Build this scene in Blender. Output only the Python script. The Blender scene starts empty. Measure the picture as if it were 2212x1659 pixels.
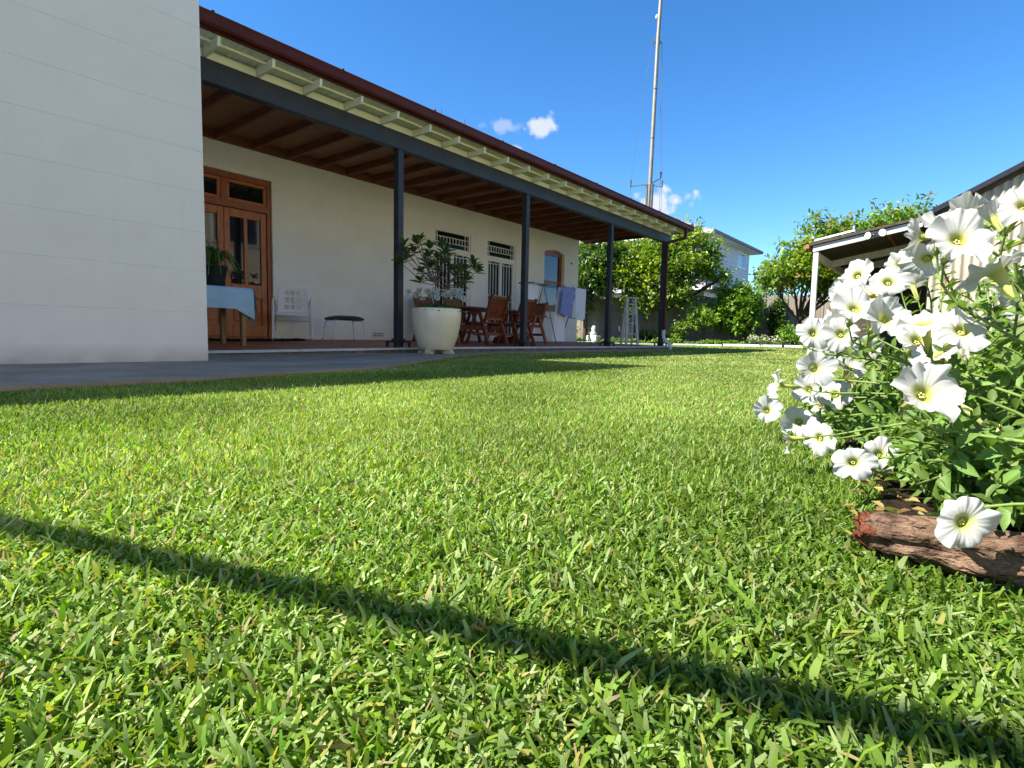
import bpy, bmesh, math, random
import numpy as np
from mathutils import Vector, Matrix

# ------------------------------------------------------------------ camera, sky, sun, exposure
S = bpy.context.scene
S.render.resolution_x, S.render.resolution_y = 1024, 768
COL = S.collection
YAW, PITCH, ROLL = math.radians(39.45), math.radians(-4.78), math.radians(1.13)
fw = Vector((-math.sin(YAW) * math.cos(PITCH), math.cos(YAW) * math.cos(PITCH), math.sin(PITCH)))
rt = Vector((math.cos(YAW), math.sin(YAW), 0.0))
up = rt.cross(fw)
r2 = rt * math.cos(ROLL) + up * math.sin(ROLL)
u2 = -rt * math.sin(ROLL) + up * math.cos(ROLL)
cam_data = bpy.data.cameras.new('camera')
cam_data.sensor_width = 36.0
cam_data.lens = 36.0 * 1180.0 / 2212.0
cam_data.clip_start = 0.02
cam_data.clip_end = 3000.0
cam = bpy.data.objects.new('camera', cam_data)
COL.objects.link(cam)
cam.matrix_world = Matrix(((r2.x, u2.x, -fw.x, 0.0), (r2.y, u2.y, -fw.y, 0.0), (r2.z, u2.z, -fw.z, 0.25), (0, 0, 0, 1)))
S.camera = cam

SUN_TO = Vector((-0.55, -0.74, 1.0)).normalized()      # towards the sun
sun_el = math.asin(SUN_TO.z)
sun_az = math.atan2(SUN_TO.x, SUN_TO.y)
sd = bpy.data.lights.new('sun', 'SUN')
sd.energy = 4.3
sd.angle = math.radians(0.53)
sd.color = (1.0, 0.95, 0.86)
sun = bpy.data.objects.new('sun', sd)
COL.objects.link(sun)
sun.rotation_euler = SUN_TO.to_track_quat('Z', 'Y').to_euler()
sun.location = (-20, -20, 30)

W = bpy.data.worlds.new('World')
S.world = W
W.use_nodes = True
wn, wl = W.node_tree.nodes, W.node_tree.links
wn.clear()
w_out = wn.new('ShaderNodeOutputWorld')
w_bg = wn.new('ShaderNodeBackground')
w_bg.inputs['Strength'].default_value = 0.093
w_sky = wn.new('ShaderNodeTexSky')
w_sky.sky_type = 'NISHITA'
w_sky.sun_disc = False
w_sky.sun_elevation = sun_el
w_sky.sun_rotation = sun_az
w_sky.altitude = 0.0
w_sky.air_density = 0.75
w_sky.dust_density = 0.0
w_sky.ozone_density = 3.0
w_hs = wn.new('ShaderNodeHueSaturation')
w_hs.inputs['Saturation'].default_value = 1.26
w_hs.inputs['Value'].default_value = 1.0
wl.new(w_sky.outputs[0], w_hs.inputs['Color'])
w_tc = wn.new('ShaderNodeTexCoord')
cur = w_hs.outputs[0]
# small fair-weather clouds, placed by direction in the sky
CLOUDS = [((-0.5652, 0.7485, 0.3469), 0.024, 0.017, 0.85, 3), ((-0.6078, 0.7121, 0.3514), 0.036, 0.012, 0.40, 8),
          ((-0.6006, 0.7348, 0.3153), 0.015, 0.014, 0.7, 14), ((-0.4112, 0.8809, 0.2343), 0.044, 0.019, 0.95, 21)]
for d, wa, wb, amt, seed in CLOUDS:
    d = Vector(d).normalized()
    t1 = Vector((d.y, -d.x, 0)).normalized()
    t2 = t1.cross(d)
    nz = wn.new('ShaderNodeTexNoise'); nz.inputs['Scale'].default_value = 38.0; nz.inputs['Detail'].default_value = 8.0
    nz.noise_dimensions = '4D'; nz.inputs['W'].default_value = seed
    wl.new(w_tc.outputs['Generated'], nz.inputs['Vector'])
    def dot(v, k):
        a = wn.new('ShaderNodeVectorMath'); a.operation = 'DOT_PRODUCT'
        wl.new(w_tc.outputs['Generated'], a.inputs[0]); a.inputs[1].default_value = tuple(v)
        b = wn.new('ShaderNodeMath'); b.operation = 'MULTIPLY'; b.inputs[1].default_value = k
        wl.new(a.outputs['Value'], b.inputs[0]); return b.outputs[0]
    cv = wn.new('ShaderNodeCombineXYZ')
    wl.new(dot(t1, 1 / wa), cv.inputs[0]); wl.new(dot(t2, 1 / wb), cv.inputs[1])
    ln = wn.new('ShaderNodeVectorMath'); ln.operation = 'LENGTH'
    wl.new(cv.outputs[0], ln.inputs[0])
    ad = wn.new('ShaderNodeMath'); ad.operation = 'MULTIPLY_ADD'; ad.inputs[1].default_value = 3.6; ad.inputs[2].default_value = -1.8
    wl.new(nz.outputs['Fac'], ad.inputs[0])
    sm = wn.new('ShaderNodeMath'); sm.operation = 'ADD'
    wl.new(ln.outputs['Value'], sm.inputs[0]); wl.new(ad.outputs[0], sm.inputs[1])
    fr = wn.new('ShaderNodeMapRange'); fr.inputs[1].default_value = 1.1; fr.inputs[2].default_value = 0.35
    fr.inputs[3].default_value = 0.0; fr.inputs[4].default_value = amt; fr.interpolation_type = 'SMOOTHSTEP'
    wl.new(sm.outputs[0], fr.inputs[0])
    gt = wn.new('ShaderNodeVectorMath'); gt.operation = 'DOT_PRODUCT'
    wl.new(w_tc.outputs['Generated'], gt.inputs[0]); gt.inputs[1].default_value = tuple(d)
    g2 = wn.new('ShaderNodeMath'); g2.operation = 'GREATER_THAN'; g2.inputs[1].default_value = 0.9
    wl.new(gt.outputs['Value'], g2.inputs[0])
    ml = wn.new('ShaderNodeMath'); ml.operation = 'MULTIPLY'
    wl.new(fr.outputs[0], ml.inputs[0]); wl.new(g2.outputs[0], ml.inputs[1])
    mx = wn.new('ShaderNodeMix'); mx.data_type = 'RGBA'
    wl.new(ml.outputs[0], mx.inputs['Factor']); wl.new(cur, mx.inputs['A'])
    mx.inputs['B'].default_value = (3.1, 3.25, 3.45, 1)
    cur = mx.outputs['Result']
wl.new(cur, w_bg.inputs['Color'])
wl.new(w_bg.outputs[0], w_out.inputs['Surface'])

S.view_settings.view_transform = 'Standard'
S.view_settings.look = 'None'
S.view_settings.exposure = 1.62
S.view_settings.gamma = 1.0
S.view_settings.use_curve_mapping = False
S.cycles.max_bounces = 10
S.cycles.diffuse_bounces = 8
S.cycles.glossy_bounces = 3
S.cycles.transmission_bounces = 6
S.cycles.transparent_max_bounces = 10

random.seed(11)
rng = np.random.default_rng(11)

# ------------------------------------------------------------------ materials
MATS = {}
def mat(name, c1, c2=None, scale=6.0, rough=0.7, bump=0.0, bscale=40.0, spec=0.3, metal=0.0, detail=5.0,
        stretch=None, attr=None, trans=0.0, tcol=None, objrand=0.0, coat=0.0, bdist=0.01):
    if name in MATS: return MATS[name]
    m = bpy.data.materials.new(name); m.use_nodes = True
    n, l = m.node_tree.nodes, m.node_tree.links
    b = n['Principled BSDF']
    b.inputs['Roughness'].default_value = rough
    b.inputs['Specular IOR Level'].default_value = spec
    b.inputs['Metallic'].default_value = metal
    b.inputs['Coat Weight'].default_value = coat
    tc = n.new('ShaderNodeTexCoord')
    mp = n.new('ShaderNodeMapping')
    l.new(tc.outputs['Object'], mp.inputs['Vector'])
    if stretch: mp.inputs['Scale'].default_value = stretch
    col = None
    if attr:
        a = n.new('ShaderNodeAttribute'); a.attribute_name = attr
        col = a.outputs['Color']
        if c2 is not None:
            nz = n.new('ShaderNodeTexNoise'); nz.inputs['Scale'].default_value = scale; nz.inputs['Detail'].default_value = detail
            l.new(mp.outputs[0], nz.inputs['Vector'])
            hs = n.new('ShaderNodeMapRange'); hs.inputs[1].default_value = .3; hs.inputs[2].default_value = .7
            hs.inputs[3].default_value = c1; hs.inputs[4].default_value = c2
            l.new(nz.outputs['Fac'], hs.inputs[0])
            mu = n.new('ShaderNodeVectorMath'); mu.operation = 'SCALE'
            l.new(col, mu.inputs[0]); l.new(hs.outputs[0], mu.inputs['Scale'])
            col = mu.outputs[0]
    elif c2 is not None:
        nz = n.new('ShaderNodeTexNoise'); nz.inputs['Scale'].default_value = scale; nz.inputs['Detail'].default_value = detail
        nz.inputs['Roughness'].default_value = 0.6
        l.new(mp.outputs[0], nz.inputs['Vector'])
        rp = n.new('ShaderNodeValToRGB')
        rp.color_ramp.elements[0].position = .32; rp.color_ramp.elements[1].position = .68
        rp.color_ramp.elements[0].color = (*c1, 1); rp.color_ramp.elements[1].color = (*c2, 1)
        l.new(nz.outputs['Fac'], rp.inputs[0]); col = rp.outputs[0]
    else:
        b.inputs['Base Color'].default_value = (*c1, 1)
    if objrand and col is not None:
        oi = n.new('ShaderNodeObjectInfo')
        mr = n.new('ShaderNodeMapRange'); mr.inputs[3].default_value = 1 - objrand; mr.inputs[4].default_value = 1 + objrand
        l.new(oi.outputs['Random'], mr.inputs[0])
        mu = n.new('ShaderNodeVectorMath'); mu.operation = 'SCALE'
        l.new(col, mu.inputs[0]); l.new(mr.outputs[0], mu.inputs['Scale']); col = mu.outputs[0]
    if col is not None: l.new(col, b.inputs['Base Color'])
    if bump:
        nb = n.new('ShaderNodeTexNoise'); nb.inputs['Scale'].default_value = bscale; nb.inputs['Detail'].default_value = 6
        l.new(mp.outputs[0], nb.inputs['Vector'])
        bp = n.new('ShaderNodeBump'); bp.inputs['Strength'].default_value = bump; bp.inputs['Distance'].default_value = bdist
        l.new(nb.outputs['Fac'], bp.inputs['Height']); l.new(bp.outputs[0], b.inputs['Normal'])
    if trans:
        t = n.new('ShaderNodeBsdfTranslucent')
        if col is not None:
            g = n.new('ShaderNodeMix'); g.data_type = 'RGBA'; g.blend_type = 'MULTIPLY'; g.inputs['Factor'].default_value = 1.0
            l.new(col, g.inputs['A']); g.inputs['B'].default_value = (*(tcol or (1.6, 1.7, .6)), 1)
            l.new(g.outputs['Result'], t.inputs['Color'])
        else:
            t.inputs['Color'].default_value = (*(tcol or c1), 1)
        ms = n.new('ShaderNodeMixShader'); ms.inputs[0].default_value = trans
        l.new(b.outputs[0], ms.inputs[1]); l.new(t.outputs[0], ms.inputs[2])
        l.new(ms.outputs[0], n['Material Output'].inputs['Surface'])
    MATS[name] = m
    return m

M_wall = mat('painted_render', (.83, .795, .72), (.87, .84, .765), 3.0, .85, .25, 160, .2, bdist=.004)
M_wall2 = mat('painted_ashlar', (.84, .82, .74), (.89, .87, .80), 2.2, .85, .25, 140, .2, objrand=.015, bdist=.004)
M_conc = mat('concrete_path', (.26, .20, .14), (.42, .335, .25), 2.0, .95, .4, 90, .05, bdist=.006)
M_kerb = mat('footing_concrete', (.10, .095, .085), (.24, .225, .20), 9.0, .9, .8, 60, .2, bdist=.02)
M_trim = mat('edge_trim', (.46, .50, .53), (.60, .63, .65), 5.0, .6, .1, 60)
M_tile = mat('terracotta_tile', (.30, .10, .055), (.42, .165, .095), 8.0, .5, .1, 60, .25, objrand=.18)
M_char = mat('charcoal_paint', (.028, .032, .038), (.040, .045, .052), 4.0, .5, .08, 80, .4)
M_brown = mat('stained_rafter', (.14, .042, .020), (.25, .085, .040), 3.0, .55, .15, 50, .35, stretch=(1, 12, 8))
M_ceil = mat('ceiling_boards', (.26, .115, .055), (.38, .18, .09), 4.0, .6, .15, 50, .3, stretch=(1.5, 14, 4))
M_eave = mat('eave_paint', (.86, .86, .64), (.90, .90, .69), 3.0, .7, .08, 60)
M_sheet = mat('white_roof_sheet', (.82, .82, .62), (.88, .88, .67), 3.0, .55, .05, 60)
M_gut = mat('gutter_red', (.085, .018, .012), (.115, .026, .017), 4.0, .5, .04, 60, .2)
M_galv = mat('roof_metal', (.30, .31, .32), (.42, .43, .44), 3.0, .45, .05, 50, .5, metal=.3)
M_door = mat('varnished_door', (.35, .100, .022), (.52, .172, .044), 3.5, .35, .1, 40, .4, stretch=(8, 8, 1))
M_doord = mat('door_frame_timber', (.24, .066, .020), (.36, .110, .034), 3.5, .4, .1, 40, .4, stretch=(8, 8, 1))
M_glass = mat('dark_pane', (.012, .013, .014), None, rough=.04, spec=.6)
M_glass2 = mat('shaded_pane', (.010, .010, .011), None, rough=.15, spec=.15)
M_blind = mat('window_blind', (.24, .30, .36), (.30, .36, .42), 4, .25, spec=.6)
M_white = mat('white_gloss_paint', (.82, .82, .78), (.87, .87, .83), 5, .4)
M_lead = mat('white_bars', (.86, .86, .83), None, rough=.5)
M_chairw = mat('white_plastic', (.88, .86, .86), (.92, .90, .90), 4, .4)
M_tubew = mat('enamelled_tube', (.72, .71, .70), (.80, .79, .77), 6, .4, spec=.4)
M_rubber = mat('grey_rubber', (.30, .30, .30), None, rough=.8)
M_vinyl = mat('dark_green_vinyl', (.018, .026, .024), (.028, .036, .034), 8, .5)
M_jarrah = mat('oiled_hardwood', (.15, .037, .014), (.28, .078, .030), 3.0, .42, .12, 50, .4, stretch=(2, 2, 9), objrand=.12)
M_oldwood = mat('grey_weathered_timber', (.50, .48, .45), (.70, .68, .64), 4.0, .85, .3, 40, .2, stretch=(6, 6, 1))
M_legwood = mat('pale_table_timber', (.20, .11, .05), (.40, .25, .12), 4.0, .6, .1, 40, stretch=(8, 8, 1))
M_blue = mat('pale_blue_cloth', (.36, .56, .72), (.42, .64, .80), 5.0, .9, .15, 200)
M_plast = mat('clear_plastic_sheet', (.38, .42, .46), (.48, .52, .55), 5, .25, spec=.5)
M_darkb = mat('dark_blue_cloth', (.02, .025, .045), (.03, .036, .06), 5, .8)
M_tow1 = mat('violet_towel', (.24, .28, .58), (.33, .37, .66), 7, .95, .3, 260, .1, bdist=.004)
M_tow2 = mat('white_towel', (.84, .84, .92), (.88, .88, .95), 7, .95, .3, 260, .1, bdist=.004)
M_steel = mat('airer_metal', (.10, .105, .11), (.20, .20, .20), 7, .35, metal=.6)
M_mat_red = mat('doormat', (.045, .010, .008), (.08, .02, .014), 20, .95, .4, 120)
M_pot = mat('cream_glazed_pot', (.80, .71, .50), (.90, .82, .62), 4.5, .22, .06, 14, .5, coat=.2)
M_potfoot = mat('cream_pot_foot', (.52, .48, .34), (.62, .58, .43), 6, .5)
M_soil = mat('soil', (.012, .009, .006), (.032, .022, .014), 22, .95, 1.0, 60, .1, bdist=.02)
M_bark = mat('bark', (.05, .036, .024), (.13, .10, .07), 9, .9, .7, 30, .1, stretch=(3, 3, 1), bdist=.02)
M_twig = mat('magnolia_twig', (.12, .09, .065), (.20, .155, .11), 12, .85, .4, 40)
M_fence = mat('weathered_paling', (.20, .165, .125), (.40, .345, .27), 3.0, .9, .4, 40, .15, stretch=(9, 9, 1), objrand=.16)
M_pvc = mat('white_pvc', (.66, .69, .66), (.72, .74, .71), 5, .4)
M_shedw = mat('fibro_cement', (.34, .30, .235), (.50, .45, .36), 3.0, .9, .4, 60, .15, stretch=(3, 3, 1))
M_shedt = mat('shed_grey_paint', (.42, .42, .41), (.56, .56, .55), 4, .8, .2, 50)
M_sheddk = mat('shed_dark_timber', (.045, .036, .028), (.10, .082, .062), 4, .9, .4, 40, stretch=(2, 8, 8))
M_shedbk = mat('shed_black_capping', (.012, .012, .016), (.02, .02, .026), 5, .5)
M_orange = mat('raw_timber', (.22, .085, .03), (.32, .13, .05), 4, .8, .2, 30)
M_flood = mat('floodlight_lens', (.75, .74, .66), None, rough=.2, spec=.5)
M_black = mat('black_plastic', (.012, .012, .013), (.02, .02, .021), 6, .5)
M_lilac = mat('lilac_weatherboard', (.72, .68, .70), (.78, .74, .76), 3, .8, .1, 40, objrand=.03)
M_rooft = mat('grey_roof_tile', (.20, .18, .17), (.32, .29, .28), 5, .85, .3, 30, objrand=.12)
M_mast = mat('mast_metal', (.21, .185, .14), (.29, .26, .20), 3, .5, .05, 30, .4, metal=.25)
M_mastd = mat('mast_dark_metal', (.10, .10, .095), (.17, .165, .155), 5, .55, metal=.3)
M_wire = mat('guy_wire', (.10, .11, .12), None, rough=.5)
M_grass = mat('lawn_blade', .8, 1.18, 1.3, .56, attr='Col', trans=.36, tcol=(1.5, 1.6, .38), spec=.22)
M_ground = mat('lawn_soil', (.030, .036, .012), (.080, .090, .028), 3.0, .95, 1.0, 70, .1, bdist=.02)
M_leaf = mat('tree_leaf', .8, 1.2, 3.0, .42, attr='Col', trans=.34, tcol=(1.8, 1.9, .45), spec=.45)
M_pet = mat('petunia_leaf', (.085, .165, .030), (.17, .28, .055), 20, .55, trans=.30, tcol=(1.5, 1.7, .5), objrand=.3, spec=.35)
M_petst = mat('petunia_leaf_mass', .85, 1.15, 8.0, .55, attr='Col', trans=.30, tcol=(1.5, 1.7, .5), spec=.35)
M_stem = mat('petunia_stem', (.13, .20, .045), (.22, .30, .07), 15, .6, trans=.15)
M_petal = mat('petunia_petal', .97, 1.03, 60.0, .55, attr='Col', trans=.32, tcol=(1.0, 1.0, .95), spec=.25, bump=.12, bscale=90, bdist=.003)
M_mag = mat('magnolia_leaf', (.055, .105, .025), (.125, .20, .05), 6, .28, trans=.12, objrand=.4, spec=.5)
M_magy = mat('magnolia_yellow_leaf', (.24, .13, .02), (.30, .20, .03), 6, .4, trans=.2)
M_log = mat('bark_log', (.030, .016, .010), (.30, .19, .125), 45, .95, 1.0, 80, .05, bdist=.04, stretch=(.5, 1, 1), detail=9)
M_logr = mat('red_rotten_wood', (.09, .05, .034), (.22, .065, .03), 60, .95, 1.0, 80, .05, bdist=.03, detail=9)
M_straw = mat('dry_stalk', (.42, .26, .11), (.55, .38, .18), 12, .8)
M_stone = mat('pale_stone', (.48, .46, .42), (.62, .60, .55), 7, .8, .3, 30)
M_brick = mat('red_brick', (.30, .12, .07), (.40, .17, .10), 9, .9, .3, 30)

def add_dirt(m, zr0, zr1, col, amt):
    """splash-back dirt and faint rain streaks, by height above the ground"""
    n, l = m.node_tree.nodes, m.node_tree.links
    b = n['Principled BSDF']; src = b.inputs['Base Color'].links[0].from_socket
    g = n.new('ShaderNodeNewGeometry'); sp = n.new('ShaderNodeSeparateXYZ'); l.new(g.outputs['Position'], sp.inputs[0])
    mr = n.new('ShaderNodeMapRange'); mr.inputs[1].default_value = zr0; mr.inputs[2].default_value = zr1; mr.inputs[3].default_value = 1; mr.inputs[4].default_value = 0
    l.new(sp.outputs['Z'], mr.inputs[0])
    nz = n.new('ShaderNodeTexNoise'); nz.inputs['Scale'].default_value = 5; nz.inputs['Detail'].default_value = 7
    l.new(g.outputs['Position'], nz.inputs['Vector'])
    ml = n.new('ShaderNodeMath'); ml.operation = 'MULTIPLY'; l.new(mr.outputs[0], ml.inputs[0]); l.new(nz.outputs['Fac'], ml.inputs[1])
    mp = n.new('ShaderNodeMapping'); mp.inputs['Scale'].default_value = (7, 7, .5); l.new(g.outputs['Position'], mp.inputs['Vector'])
    n2 = n.new('ShaderNodeTexNoise'); n2.inputs['Scale'].default_value = 1.5; n2.inputs['Detail'].default_value = 6; l.new(mp.outputs[0], n2.inputs['Vector'])
    m2 = n.new('ShaderNodeMapRange'); m2.inputs[1].default_value = .55; m2.inputs[2].default_value = .8; m2.inputs[4].default_value = .045; l.new(n2.outputs['Fac'], m2.inputs[0])
    sm = n.new('ShaderNodeMath'); sm.operation = 'MULTIPLY_ADD'; sm.inputs[1].default_value = amt; l.new(ml.outputs[0], sm.inputs[0]); l.new(m2.outputs[0], sm.inputs[2])
    mx = n.new('ShaderNodeMix'); mx.data_type = 'RGBA'; l.new(sm.outputs[0], mx.inputs['Factor']); l.new(src, mx.inputs['A']); mx.inputs['B'].default_value = (*col, 1)
    l.new(mx.outputs['Result'], b.inputs['Base Color'])
add_dirt(M_pot, .05, .30, (.42, .38, .27), .45)
add_dirt(M_wall, .0, .16, (.30, .26, .20), 1.1)
add_dirt(M_wall2, .12, .45, (.40, .36, .28), .5)

# ------------------------------------------------------------------ builders
# plan measurements are in survey units; these put them on the ground in metres
MODE = ['new', 0.0]
ORG = {}
SXX, SYY, SYX = .9047, .82, .2439
def T2(p): return Vector((SXX * p[0], SYY * p[1] + SYX * p[0], p[2] if len(p) > 2 else 0.0))
def tv(p):
    m = MODE[0]
    if m == 'x': return Vector((SXX * p[0], SYY * p[1] + SYX * MODE[1], p[2]))
    if m == 'shed':
        s = 13.07 / (13.435 + .2439 * p[0]); return Vector((SXX * p[0] * s, 13.07 + (p[1] - 16.4) * .82, .25 + (p[2] - .25) * s))
    return Vector(p)
def mode(m, xref=0.0): MODE[0] = m; MODE[1] = xref
def link(o, parent=None):
    COL.objects.link(o)
    if parent is not None: o.parent = parent
    return o
def tag(o, label=None, cat=None, group=None, kind=None):
    if label: o['label'] = label
    if cat: o['category'] = cat
    if group: o['group'] = group
    if kind: o['kind'] = kind
    return o
def thing(name, label, cat, loc=(0, 0, 0), rz=0.0, group=None):
    o = bpy.data.objects.new(name, None)
    o.empty_display_size = .1
    link(o); ORG[o.name] = Vector(loc)
    o.location = T2(loc) if MODE[0] == 'rigid' else tv(loc)
    o.rotation_euler = (0, 0, rz)
    return tag(o, label, cat, group)
class MB:
    def __init__(s): s.v = []; s.f = []; s.sm = []; s.local = False
    def add(s, vs, fs, smooth=False):
        k = len(s.v); s.v += [tuple(v) for v in vs]
        for f in fs: s.f.append(tuple(i + k for i in f)); s.sm.append(smooth)
        return s
    def box(s, x0, x1, y0, y1, z0, z1):
        return s.add([(x0, y0, z0), (x1, y0, z0), (x1, y1, z0), (x0, y1, z0), (x0, y0, z1), (x1, y0, z1), (x1, y1, z1), (x0, y1, z1)],
                     [(0, 3, 2, 1), (4, 5, 6, 7), (0, 1, 5, 4), (1, 2, 6, 5), (2, 3, 7, 6), (3, 0, 4, 7)])
    def bbox(s, x0, x1, y0, y1, z0, z1, b=.004):
        b = min(b, (x1 - x0) * .3, (y1 - y0) * .3, (z1 - z0) * .3)
        bm = bmesh.new()
        bmesh.ops.create_cube(bm, size=1)
        for v in bm.verts: v.co = ((x0 + x1) / 2 + v.co.x * (x1 - x0), (y0 + y1) / 2 + v.co.y * (y1 - y0), (z0 + z1) / 2 + v.co.z * (z1 - z0))
        bmesh.ops.bevel(bm, geom=bm.edges[:], offset=b, segments=1, affect='EDGES')
        bm.verts.index_update()
        s.add([v.co[:] for v in bm.verts], [[v.index for v in f.verts] for f in bm.faces]); bm.free()
        return s
    def bar(s, a, b, w, h, upv=(0, 0, 1)):
        a, b = Vector(a), Vector(b); d = (b - a).normalized(); u = Vector(upv)
        if abs(d.dot(u)) > .98: u = Vector((1, 0, 0))
        x = d.cross(u).normalized(); z = x.cross(d)
        vs = [p + x * sx * w / 2 + z * sz * h / 2 for p in (a, b) for sx, sz in ((-1, -1), (1, -1), (1, 1), (-1, 1))]
        return s.add(vs, [(0, 1, 2, 3), (7, 6, 5, 4), (0, 4, 5, 1), (1, 5, 6, 2), (2, 6, 7, 3), (3, 7, 4, 0)])
    def tube(s, pts, r, n=8, cap=True):
        pts = [Vector(p) for p in pts]
        rs = r if isinstance(r, (list, tuple)) else [r] * len(pts)
        prev = None; rings = []
        for i, p in enumerate(pts):
            d = (pts[min(i + 1, len(pts) - 1)] - pts[max(i - 1, 0)])
            d = d.normalized() if d.length > 1e-9 else Vector((0, 0, 1))
            if prev is None:
                x = d.orthogonal().normalized()
            else:
                x = (prev - d * prev.dot(d)); x = x.normalized() if x.length > 1e-6 else d.orthogonal().normalized()
            prev = x; y = d.cross(x)
            rings.append([p + (x * math.cos(2 * math.pi * k / n) + y * math.sin(2 * math.pi * k / n)) * rs[i] for k in range(n)])
        vs = [v for rg in rings for v in rg]
        fs = [(i * n + k, i * n + (k + 1) % n, (i + 1) * n + (k + 1) % n, (i + 1) * n + k) for i in range(len(pts) - 1) for k in range(n)]
        s.add(vs, fs, True)
        if cap:
            m = len(pts) - 1
            s.add([v for v in rings[0]], [tuple(range(n))[::-1]]); s.add([v for v in rings[m]], [tuple(range(n))])
        return s
    def lathe(s, prof, n=40, c=(0, 0, 0), smooth=True):
        vs = [(c[0] + r * math.cos(2 * math.pi * k / n), c[1] + r * math.sin(2 * math.pi * k / n), c[2] + z) for r, z in prof for k in range(n)]
        fs = [(i * n + k, i * n + (k + 1) % n, (i + 1) * n + (k + 1) % n, (i + 1) * n + k) for i in range(len(prof) - 1) for k in range(n)]
        return s.add(vs, fs, smooth)
    def prism(s, poly, axis, a0, a1):
        """poly in the two other axes (order yz, xz, xy), extruded along axis"""
        def P(p, a): return {'x': (a, p[0], p[1]), 'y': (p[0], a, p[1]), 'z': (p[0], p[1], a)}[axis]
        n = len(poly)
        vs = [P(p, a0) for p in poly] + [P(p, a1) for p in poly]
        fs = [tuple(range(n))[::-1], tuple(range(n, 2 * n))] + [(i, (i + 1) % n, n + (i + 1) % n, n + i) for i in range(n)]
        return s.add(vs, fs)
    def grid(s, P, smooth=True):
        r, c = len(P), len(P[0])
        return s.add([p for row in P for p in row], [(i * c + j, i * c + j + 1, (i + 1) * c + j + 1, (i + 1) * c + j) for i in range(r - 1) for j in range(c - 1)], smooth)
    def mesh(s, name, m, org=(0, 0, 0)):
        me = bpy.data.meshes.new(name)
        o = org
        if MODE[0] in ('x', 'shed') and not s.local: s.v = [tuple(tv(v)) for v in s.v]
        me.from_pydata([(v[0] - o[0], v[1] - o[1], v[2] - o[2]) for v in s.v], [], s.f)
        me.polygons.foreach_set('use_smooth', s.sm)
        me.materials.append(m); me.update()
        bm = bmesh.new(); bm.from_mesh(me); bmesh.ops.recalc_face_normals(bm, faces=bm.faces[:]); bm.to_mesh(me); bm.free()
        return me
    def build(s, name, m, parent=None, org=None):
        """verts in world space when parent is an unrotated root (or org given)"""
        if org is None:
            org = (0, 0, 0)
            p = parent
            while p is not None:
                q_ = ORG.get(p.name, p.location) if MODE[0] == 'rigid' else p.location
                org = tuple(org[i] + q_[i] for i in range(3)); p = p.parent
        return link(bpy.data.objects.new(name, s.mesh(name, m, org)), parent)
def structure(name, mb, m):
    return tag(mb.build(name, m), kind='structure')
def copy_tree(o, parent=None):
    c = o.copy(); link(c, parent)
    for ch in [k for k in bpy.data.objects if k.parent == o]: copy_tree(ch, c)
    return c

def scatter(name, tv, tf, P, U, N, Sx, C, m, parent=None, org=(0, 0, 0), smooth=False, tipc=None, link_it=True):
    """many small faces: template verts tv (x along, y across, z normal), quads/tris tf; one mesh"""
    tv = np.asarray(tv, float); tf = np.asarray(tf, int)
    n, k = len(P), len(tv)
    U = U / np.linalg.norm(U, axis=1, keepdims=True)
    V = np.cross(N, U); V /= np.maximum(np.linalg.norm(V, axis=1, keepdims=True), 1e-9)
    N2 = np.cross(U, V)
    co = (P[:, None, :] + U[:, None, :] * (tv[None, :, 0] * Sx[:, 0:1])[:, :, None] + V[:, None, :] * (tv[None, :, 1] * Sx[:, 1:2])[:, :, None]
          + N2[:, None, :] * (tv[None, :, 2] * Sx[:, 2:3])[:, :, None]) - np.asarray(org)
    fc = (tf[None, :, :] + (np.arange(n) * k)[:, None, None]).reshape(-1)
    nf, fs = n * len(tf), tf.shape[1]
    me = bpy.data.meshes.new(name)
    me.vertices.add(n * k); me.vertices.foreach_set('co', co.astype(np.float32).reshape(-1))
    me.loops.add(nf * fs); me.loops.foreach_set('vertex_index', fc.astype(np.int32))
    me.polygons.add(nf); me.polygons.foreach_set('loop_start', (np.arange(nf) * fs).astype(np.int32))
    me.update(calc_edges=True)
    if smooth: me.polygons.foreach_set('use_smooth', np.ones(nf, bool))
    if C is not None:
        a = me.color_attributes.new('Col', 'FLOAT_COLOR', 'POINT')
        cc = np.ones((n, k, 4), np.float32); cc[:, :, :3] = C[:, None, :]
        a.data.foreach_set('color', cc.reshape(-1))
    me.materials.append(m)
    return link(bpy.data.objects.new(name, me), parent)
def runit(n):
    v = rng.normal(size=(n, 3)); return v / np.linalg.norm(v, axis=1, keepdims=True)

# heights of the ground and of the verandah floor
def gz(x, y): return .0006 * max(0.0, min(y, 31.0) - 11.0) ** 2
def gnew(x, y): return gz(0, (y - .2696 * x) / .82)
def gznew(x, y): return .0006 * np.maximum(0.0, np.minimum((y - .2696 * x) / .82, 31.0) - 11.0) ** 2
def edge_z(y): return float(np.interp(y, [4, 9, 19.5], [.04, .09, .115]))
def fz(x, y): return edge_z(y) + max(0.0, (-7 - x) / 2.7 * .075)
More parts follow.
